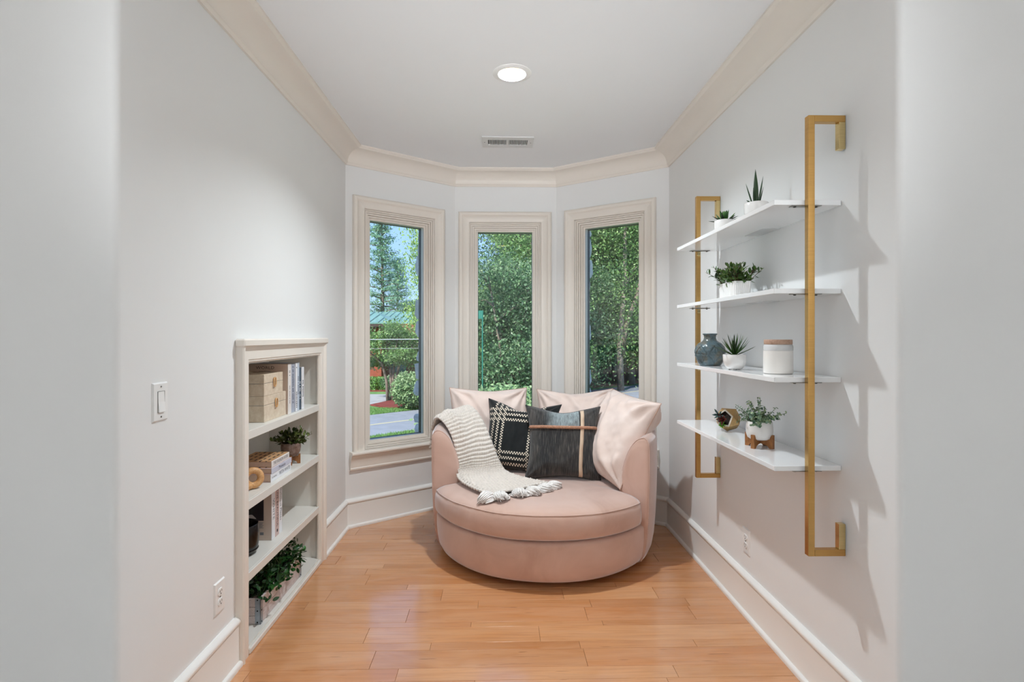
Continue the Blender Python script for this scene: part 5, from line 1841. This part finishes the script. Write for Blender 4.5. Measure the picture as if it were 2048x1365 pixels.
# ground, road, driveway, lawn
def ground_poly(name, pts, z, mat, label, cat, kind='structure'):
    n = len(pts)
    o = MB().prism(pts, G - 0.3, z).build(name, mat)
    return tag(o, label, cat, kind=kind)
ground_poly('ground_lawn', [(-60, 4.9), (60, 4.9), (60, 90), (-60, 90)], G, 'lawn', 'mown green lawn on both sides of the street', 'lawn')
u = Vector((1, 0.92)).normalized(); nrm = Vector((-u.y, u.x))
nA = Vector((-2.8, 14.2)); wR = 3.35
def strip(a, b, o0, o1):
    return [tuple(nA + u * a + nrm * o0), tuple(nA + u * b + nrm * o0), tuple(nA + u * b + nrm * o1), tuple(nA + u * a + nrm * o1)]
ground_poly('street', strip(-40, 50, 0, wR), G + 0.012, 'asphalt', 'grey asphalt street running past the house', 'street')
MBl = ground_poly('road_line', strip(-40, 50, wR * 0.46, wR * 0.46 + 0.10), G + 0.016, 'road_paint', 'faded cream centre line along the street', 'road marking')
ground_poly('driveway', [(-16, 18.4), (-5.6, 17.4), (-4.95, 18.6), (-4.85, 19.9), (-4.35, 21.5), (-3.5, 22.3), (-3.5, 23.6), (-20, 23.9)], G + 0.020, 'concrete_drive', 'pale concrete driveway left of the small tree', 'driveway')
ground_poly('mulch_bed', [(-4.75, 19.9), (-3.86, 18.97), (-2.2, 19.5), (-2.0, 21.0), (-3.0, 21.8), (-4.24, 21.3)], G + 0.05, 'mulch', 'red mulch bed round the small multi-stemmed tree', 'mulch bed')
ground_poly('mulch_strip', [(-15, 24.9), (-5.0, 24.9), (-5.0, 27.0), (-15, 27.0)], G + 0.04, 'mulch', 'strip of red mulch along the hedge', 'mulch bed')
ground_poly('pine_straw_bank', [tuple(nA + u * 9 + nrm * (wR + 0.7)), tuple(nA + u * 40 + nrm * (wR + 0.2)), tuple(nA + u * 40 + nrm * 14), tuple(nA + u * 17 + nrm * 11)], G + 0.10, 'pine_straw', 'brown pine straw under the trees across the street', 'pine straw')

# grass blades along the near verge of the street
def blades(name, label, poly_fn, n, hgt):
    base = np.array([poly_fn() for _ in range(n)])
    a = rng.uniform(0, 2 * PI, n); w = 0.012
    h = hgt * rng.uniform(0.5, 1.2, n)
    dx, dy = np.cos(a) * w, np.sin(a) * w
    tip = np.stack([base[:, 0] + rng.normal(0, 0.02, n), base[:, 1] + rng.normal(0, 0.02, n), G + h], 1)
    q = np.stack([np.stack([base[:, 0] - dx, base[:, 1] - dy, np.full(n, G)], 1), np.stack([base[:, 0] + dx, base[:, 1] + dy, np.full(n, G)], 1), tip], 1)
    o = bpy.data.objects.new(name, quad_mesh(name, q, 3, 'grass')); C.objects.link(o)
    tag(o, label, 'grass', kind='stuff')
rg = random.Random(4)
def verge():
    a = rg.uniform(-4.5, 3.5); o = -rg.random() * 1.4 - 0.02
    p = nA + u * a + nrm * o
    return (p.x, p.y)
blades('grass_verge', 'short green grass on the near verge of the street', verge, 22000, 0.07)
def island():
    p = Vector((rg.uniform(-5.2, -1.8), rg.uniform(17.2, 19.1)))
    q_ = (p - nA).dot(nrm)
    if q_ < wR + 0.03: return island()
    return (p.x, p.y)
blades('grass_island', 'short green grass in front of the red mulch bed', island, 14000, 0.06)

# house with a green standing-seam roof
hs = thing('brick_house', 'red brick house with a green metal hip roof across the street', 'house', (-8, 28, G))
def HL(x, y, z): return (x + 8, y - 28, z - G)
def hpoly(pts, name, mat, par=hs, thick=0.06):
    a = [Vector(HL(*p)) for p in pts]
    nn = (a[1] - a[0]).cross(a[2] - a[0]).normalized()
    if nn.z < 0: nn = -nn
    n = len(a)
    mb = MB().add([tuple(p) for p in a] + [tuple(p - nn * thick) for p in a], [tuple(range(n)), tuple(range(n, 2 * n))[::-1]] + [(i, (i + 1) % n, n + (i + 1) % n, n + i) for i in range(n)])
    return mb.build(name, mat, par)
EV, RZ = 2.00, 2.66
apex = (-6.75, 29.6, RZ)
eR = (-5.24, 26.3, EV)
r1 = hpoly([(-16, 26.3, EV), eR, apex, (-16, 29.6, RZ)], 'roof_plane', 'roof_metal')
r2 = hpoly([eR, (-5.24, 33, EV), apex], 'roof_plane', 'roof_metal')
r3 = hpoly([(-7.5, 30.2, EV + 0.05), (-2.2, 30.2, EV + 0.05), (-2.2, 34.0, 2.86), (-7.5, 34.0, 2.86)], 'roof_plane', 'roof_metal')
def seams(par, bot0, bot1, fn_top, n):
    for k_ in range(n):
        f = (k_ + 0.5) / n
        b0 = Vector(bot0).lerp(Vector(bot1), f); tp = Vector(fn_top(b0))
        if (tp - b0).length < 0.3: continue
        a, b = Vector(HL(*b0)), Vector(HL(*tp))
        o = MB().tube([tuple(a + Vector((0, 0, 0.025))), tuple(b + Vector((0, 0, 0.025)))], 0.022, 4).build('roof_seam', 'roof_metal', par)
seams(r1, (-16, 26.3, EV), (-5.24, 26.3, EV), lambda p: (p.x, 29.6 if p.x < -6.75 else 26.3 + 3.3 * (-5.24 - p.x) / 1.51, EV + (RZ - EV) * (1 if p.x < -6.75 else (-5.24 - p.x) / 1.51)), 24)
seams(r3, (-7.5, 30.2, EV + 0.05), (-2.2, 30.2, EV + 0.05), lambda p: (p.x, 34.0, 2.86), 14)
MB().box(*[v for ab in zip(HL(-16, 26.32, EV - 0.20), HL(-5.28, 26.42, EV - 0.02)) for v in ab]).build('fascia', 'eave_dark', hs)
MB().box(*[v for ab in zip(HL(-16, 26.4, EV - 0.24), HL(-5.5, 27.0, EV - 0.18)) for v in ab]).build('soffit', 'eave_dark', hs)
def hbox(x0, x1, y0, y1, z0, z1, nm, mat, par=hs):
    a, b = HL(x0, y0, z0), HL(x1, y1, z1)
    return MB().box(a[0], b[0], a[1], b[1], a[2], b[2]).build(nm, mat, par)
hbox(-16, -5.9, 27.0, 33, G, EV - 0.18, 'wood_wall', 'siding_red')
hbox(-16, -5.85, 26.93, 27.0, G, -0.85, 'stone_base', 'rough_stone')
hbox(-5.9, -2.5, 28.6, 33.5, G, EV, 'brick_wall', 'brick_wall')
w_ = hbox(-5.75, -4.95, 28.52, 28.6, -1.0, 1.0, 'house_window', 'teal_frame')
hbox(-5.68, -5.02, 28.50, 28.53, -0.92, 0.92, 'pane', 'house_glass', w_)
for i in range(16):
    hbox(-16 + i * 0.63, -16 + i * 0.63 + 0.05, 26.98, 27.0, -0.85, EV - 0.2, 'siding_batten', 'siding_red')

# hedge in front of the house
def hedge_cloud(x0, x1, y0, y1, z0, z1, n, leaf, mat):
    c = rng.uniform([x0, y0, z0], [x1, y1, z1], size=(n, 3))
    return leaf_cloud('foliage', c, leaf, mat)
hd = thing('clipped_hedge', 'low clipped green hedge in front of the brick house', 'hedge', (-8.6, 25.6, G))
o = put_mesh('foliage', hedge_cloud(-4.0, 3.2, -0.45, 0.45, 0.02, 0.62, 16000, 0.10, 'leaf_hedge'), hd, Matrix()); o['kind'] = 'stuff'
hm = MB()
for k_ in range(30): hm.tube([(-3.9 + k_ * 0.235, 0, 0), (-3.9 + k_ * 0.235 + 0.05, 0.1, 0.5)], 0.02, 5)
hm.build('stems', 'bark', hd)

def bush(label, px, Y, w, h, n, leaf, mat, z=G, name='leafy_shrub'):
    x, y = pt(px, Y)
    t = thing(name, label, 'shrub', (x, y, z))
    c = rng.normal(size=(n, 3)); c /= np.linalg.norm(c, axis=1, keepdims=True)
    c *= rng.uniform(0.35, 1.0, size=(n, 1)) ** 0.5
    c = c * np.array([w / 2, w / 2, h / 2]) + np.array([0, 0, h / 2])
    c += rng.normal(size=(n, 3)) * 0.05
    o = put_mesh('foliage', leaf_cloud('foliage', c, leaf, mat), t, Matrix()); o['kind'] = 'stuff'
    sm_ = MB()
    for k_ in range(9):
        a = k_ * 0.7
        sm_.tube([(0, 0, 0), (0.25 * w * math.cos(a), 0.25 * w * math.sin(a), h * 0.5), (0.36 * w * math.cos(a), 0.36 * w * math.sin(a), h * 0.75)], [0.02, 0.012, 0.006], 5)
    sm_.build('stems', 'bark', t)
bush('pale green rounded shrub beside the small multi-stemmed tree', 822, 18.9, 1.35, 1.25, 4200, 0.10, 'leaf_shrub', z=G + 0.05)
bush('blue-grey shrub behind the small tree, next to the hedge', 806, 25.0, 2.0, 0.85, 3500, 0.10, 'leaf_tree_dark')
bush('grey-green shrub below the centre window trees', 1010, 11.2, 3.6, 1.55, 8000, 0.10, 'leaf_shrub')
bush('dark sprigged shrub just outside the right window', 1196, 7.6, 0.62, 1.66, 900, 0.075, 'leaf_tree_dark')

# small multi-stemmed tree by the driveway
crape = tree_proto(12, 3.05, 1.45, 1.30, 60, 9000, 0.105, 'leaf_tree', 'bark', 0.20, 4, flat=0.55)
x, y = pt(783, 21.3)
plant_tree('small_tree', 'small multi-stemmed tree in the red mulch bed', crape, x, y, 1.0, 0.4, z=G + 0.04)

# tall trees
P1 = tree_proto(21, 11.5, 1.8, 3.0, 150, 46000, 0.145, 'leaf_tree', 'bark', 0.55)
P2 = tree_proto(22, 12.0, 1.6, 3.1, 150, 52000, 0.145, 'leaf_tree_dark', 'bark_pale', 0.60, 2)
P3 = tree_proto(23, 10.5, 1.2, 2.5, 130, 42000, 0.135, 'leaf_tree_light', 'bark', 0.5)
P4 = tree_proto(24, 6.0, 0.5, 2.2, 110, 32000, 0.125, 'leaf_tree_dark', 'bark', 0.5, 3)
grp = 'trees across the street'
plant_tree('leafy_tree', 'bright green tree at the right of the left window view', P3, *pt(892, 23.5), 0.68, 0.3, grp, sz=1.0)
plant_tree('leafy_tree', 'open-crowned tree with sky gaps in the centre window view', P1, 1.15, 21.5, 0.80, 1.9, grp)
plant_tree('leafy_tree', 'dense tree filling the middle of the centre window', P2, 1.3, 26.5, 0.78, 0.8, grp)
plant_tree('leafy_tree', 'tall tree with two pale trunks left in the right window', P2, *pt(1205, 29.5), 1.0, 2.2, grp)
plant_tree('leafy_tree', 'tall leaning tree at the right edge of the right window', P1, *pt(1262, 28.5), 1.05, 4.4, grp)
plant_tree('leafy_tree', 'low spreading tree in front of the trunks in the right window', P4, *pt(1225, 27.5), 0.95, 1.2, grp, G + 0.75)
plant_tree('leafy_tree', 'low spreading tree behind the centre window shrub', P4, *pt(1022, 17.0), 0.85, 3.2, grp)
plant_tree('leafy_tree', 'second low spreading tree further right across the street', P4, *pt(1120, 24.0), 0.95, 5.0, grp)
for i, (px, Y, pr, s, lb) in enumerate(((905, 42, P2, 0.52, 'dark tree far back between left and centre windows'), (985, 44, P1, 0.58, 'mid green tree far behind the centre window trees'),
                                        (1065, 40, P2, 1.0, 'dark tree far back right of the centre window'), (1150, 42, P1, 1.05, 'tall tree far back between centre and right windows'),
                                        (1215, 40, P2, 1.1, 'tall dark tree closing the view in the right window'), (1285, 41, P1, 1.1, 'tall tree far back at the right edge of the right window'),
                                        (826, 48, P1, 0.50, 'round tree behind the green roof, near the tall pine'), (765, 50, P2, 0.42, 'round dark tree behind the green roof at the left edge'), (735, 46, P1, 0.42, 'low tree behind the house left of the pine'))):
    plant_tree('leafy_tree', lb, pr, *pt(px, Y), s, i * 1.3, 'trees in the distance')
for i, (x_, y_, pr, s_, lb) in enumerate(((9.6, 29.5, P1, 0.95, 'tree across the street, just right of the right window view'), (13.5, 33.0, P2, 1.0, 'tree across the street, further right of the right window view'),
                                         (19.0, 36.0, P1, 1.0, 'tree across the street, farthest right of the right window view'), (-14.5, 40.0, P2, 0.7, 'tree behind the house, farther left than the pines'), (-19.0, 38.0, P1, 0.75, 'tree behind the house, farthest left'))):
    plant_tree('leafy_tree', lb, pr, x_, y_, s_, i * 0.9, 'trees beside the view')
# slim bare trunks standing in the straw across the street
for i, (px, Y) in enumerate(((1192, 30.5), (1222, 31.5), (1239, 33), (1252, 30), (1264, 32), (1274, 31), (1283, 33))):
    x, y = pt(px, Y)
    t = MB().tube([(0, 0, -0.1), (0.05 * (i % 3 - 1), 0, 1.2), (0.15 * (i % 3 - 1), 0.1, 3.4)], [0.17, 0.13, 0.08], 8).build('tree_trunk', 'bark_pale' if i % 2 == 0 else 'bark', None, (x, y, G + 0.1), smooth=True)
    tag(t, ('leftmost', 'second', 'third', 'fourth', 'fifth', 'sixth', 'rightmost')[i] + ' from the left of the slim bare trunks in the pine straw' if 0 < i < 6 else ('leftmost', '', '', '', '', '', 'rightmost')[i] + ' of the slim bare trunks in the pine straw', 'tree trunk', 'bare trunks in the pine straw')

# forked pale tree leaning across the right window, its crown above the view
x, y = pt(1243, 25.0)
ft = thing('forked_tree', 'pale forked tree leaning to the right in the right window view', 'tree', (x, y, G))
MB().tube([(0, 0, -0.2), (-0.05, 0, 2.0), (0.05, 0, 3.4), (0.22, 0.1, 5.2), (0.20, 0.1, 7.2), (0.4, 0.1, 9.0)], [0.17, 0.14, 0.12, 0.10, 0.08, 0.03], 8).build('trunk', 'bark_pale', ft, smooth=True)
MB().tube([(0.02, 0, 1.6), (0.25, -0.1, 3.1), (0.70, -0.15, 4.4), (1.15, -0.2, 6.2), (1.5, -0.2, 8.0)], [0.13, 0.11, 0.09, 0.07, 0.03], 8).build('trunk', 'bark', ft, smooth=True)
MB().tube([(0.15, 0.05, 4.7), (0.55, 0.0, 5.6), (1.0, -0.1, 6.0)], [0.05, 0.04, 0.02], 6).build('branch', 'bark_pale', ft, smooth=True)
cc = rng.normal(size=(9000, 3)) * np.array([1.1, 1.0, 1.0]) + np.array([0.7, 0.2, 8.4])
cc = np.concatenate([cc, rng.normal(size=(2600, 3)) * np.array([0.75, 0.35, 1.7]) + np.array([0.4, -0.35, 4.4])])
o = put_mesh('crown', leaf_cloud('crown', cc, 0.14, 'leaf_tree'), ft, Matrix()); o['kind'] = 'stuff'

# pines
def pine_proto(seed, h, r0, n):
    r = random.Random(seed); lr = np.random.default_rng(seed)
    br = MB().tube([(0, 0, -0.2), (0.1, 0, h * 0.5), (0.0, 0.05, h)], [h * 0.018, h * 0.012, 0.03], 7)
    ctr = []
    for k_ in range(n):
        f = k_ / n
        z = h * (0.30 + 0.69 * f)
        a = k_ * 2.4 + r.uniform(-.3, .3)
        L = r0 * (1.05 - 0.8 * f) * r.uniform(0.6, 1.1)
        e = Vector((math.cos(a) * L, math.sin(a) * L, z + 0.10 * L + r.uniform(-.2, .2)))
        br.tube([(0.05, 0, z), tuple(e * 0.5 + Vector((0.02, 0, z * 0.5))), tuple(e)], [0.07, 0.045, 0.02], 5)
        for q_ in range(6):
            g = 0.35 + 0.65 * q_ / 5
            ctr.append((e.x * g + r.uniform(-.2, .2), e.y * g + r.uniform(-.2, .2), z + (e.z - z) * g + 0.12))
    ctr = np.array(ctr)
    idx = lr.integers(0, len(ctr), n * 120)
    pos = ctr[idx] + lr.normal(size=(len(idx), 3)) * np.array([0.30, 0.30, 0.12])
    return br.mesh('trunk', True), leaf_cloud('crown', pos, 0.30, 'leaf_pine', 0.22, 0.0), 'bark'
pine = pine_proto(31, 12.4, 2.3, 52)
plant_tree('pine_tree', 'tall pine rising behind the green roof', pine, *pt(764, 44.0), 0.98, 0.5, 'pines behind the house')
plant_tree('pine_tree', 'shorter pine behind the house, right of the tall one', pine, *pt(797, 50.0), 0.78, 2.4, 'pines behind the house')

# utility wires and street sign
for i, (z0, lb, rad) in enumerate(((1.31, 'thick utility cable crossing in front of the small tree', 0.016), (0.99, 'thin utility cable below the thick one', 0.006))):
    o = MB().tube([(-14 + 16 * f / 12, 19.0 + 0.0 * f, z0 - 0.08 * math.sin(PI * f / 12)) for f in range(13)], rad, 6).build('utility_cable', 'wire_grey', None)
    tag(o, lb, 'cable')
x, y = pt(965, 13.2)
sg = thing('street_sign', 'green street sign on a thin post outside the centre window', 'street sign', (x, y, G))
MB().tube([(0, 0, -0.2), (0, 0, 3.15)], 0.016, 8).build('post', 'sign_green', sg)
MB().bevel_box(-0.60, 0.02, -0.006, 0.006, 2.98, 3.18, 0.004).build('sign_board', 'sign_green', sg)

# rough stone facing beside the windows, seen edge-on through the glass
def stone_pier(label, P0, P1, s, side, seed):
    ux, uy = P1[0] - P0[0], P1[1] - P0[1]
    L = math.hypot(ux, uy); ux /= L; uy /= L
    t = thing('stone_pier', label, 'stone facing', (P0[0] + ux * s, P0[1] + uy * s, 0.3), math.atan2(uy, ux))
    r = random.Random(seed)
    z = 0.0
    while z < 2.25:
        h = r.uniform(0.08, 0.19)
        xi = (0.285 if side > 0 else 0.305) + r.uniform(-0.015, 0.030)
        y0, y1 = 0.135, 0.315 + r.uniform(-0.03, 0.03)
        mb = MB()
        n = 6
        bx = [(side * xi, side * 0.42), (y0, y1), (z, z + h - 0.006)]
        import bmesh as _b
        bm = _b.new()
        _b.ops.create_cube(bm, size=1.0)
        _b.ops.subdivide_edges(bm, edges=bm.edges[:], cuts=3, use_grid_fill=True)
        for v in bm.verts:
            p = Vector((bx[0][0] + (bx[0][1] - bx[0][0]) * (v.co.x + 0.5), bx[1][0] + (bx[1][1] - bx[1][0]) * (v.co.y + 0.5), bx[2][0] + (bx[2][1] - bx[2][0]) * (v.co.z + 0.5)))
            e = (abs(v.co.x) > 0.49) + (abs(v.co.y) > 0.49) + (abs(v.co.z) > 0.49)
            ctr = Vector((sum(bx[0]) / 2, sum(bx[1]) / 2, sum(bx[2]) / 2))
            p = p + (ctr - p) * (0.06 * max(0, e - 1)) + Vector((fbm(p.x * 14, p.y * 14, p.z * 14, seed), fbm(p.y * 14, p.z * 14, p.x * 14, seed + 1), fbm(p.z * 14, p.x * 14, p.y * 14, seed + 2) * 0.5)) * 0.020
            p.y = max(p.y, 0.132)
            v.co = p
        me = bpy.data.meshes.new('stone'); bm.to_mesh(me); bm.free()
        me.materials.append(M('rough_stone'))
        put_mesh('stone', me, t, Matrix())
        z += h
stone_pier('rough pale stone facing outside, right edge of the left window', PL, PCL, SL, 1, 5)
stone_pier('rough pale stone facing outside, left edge of the right window', PCR, PR, SR, -1, 9)
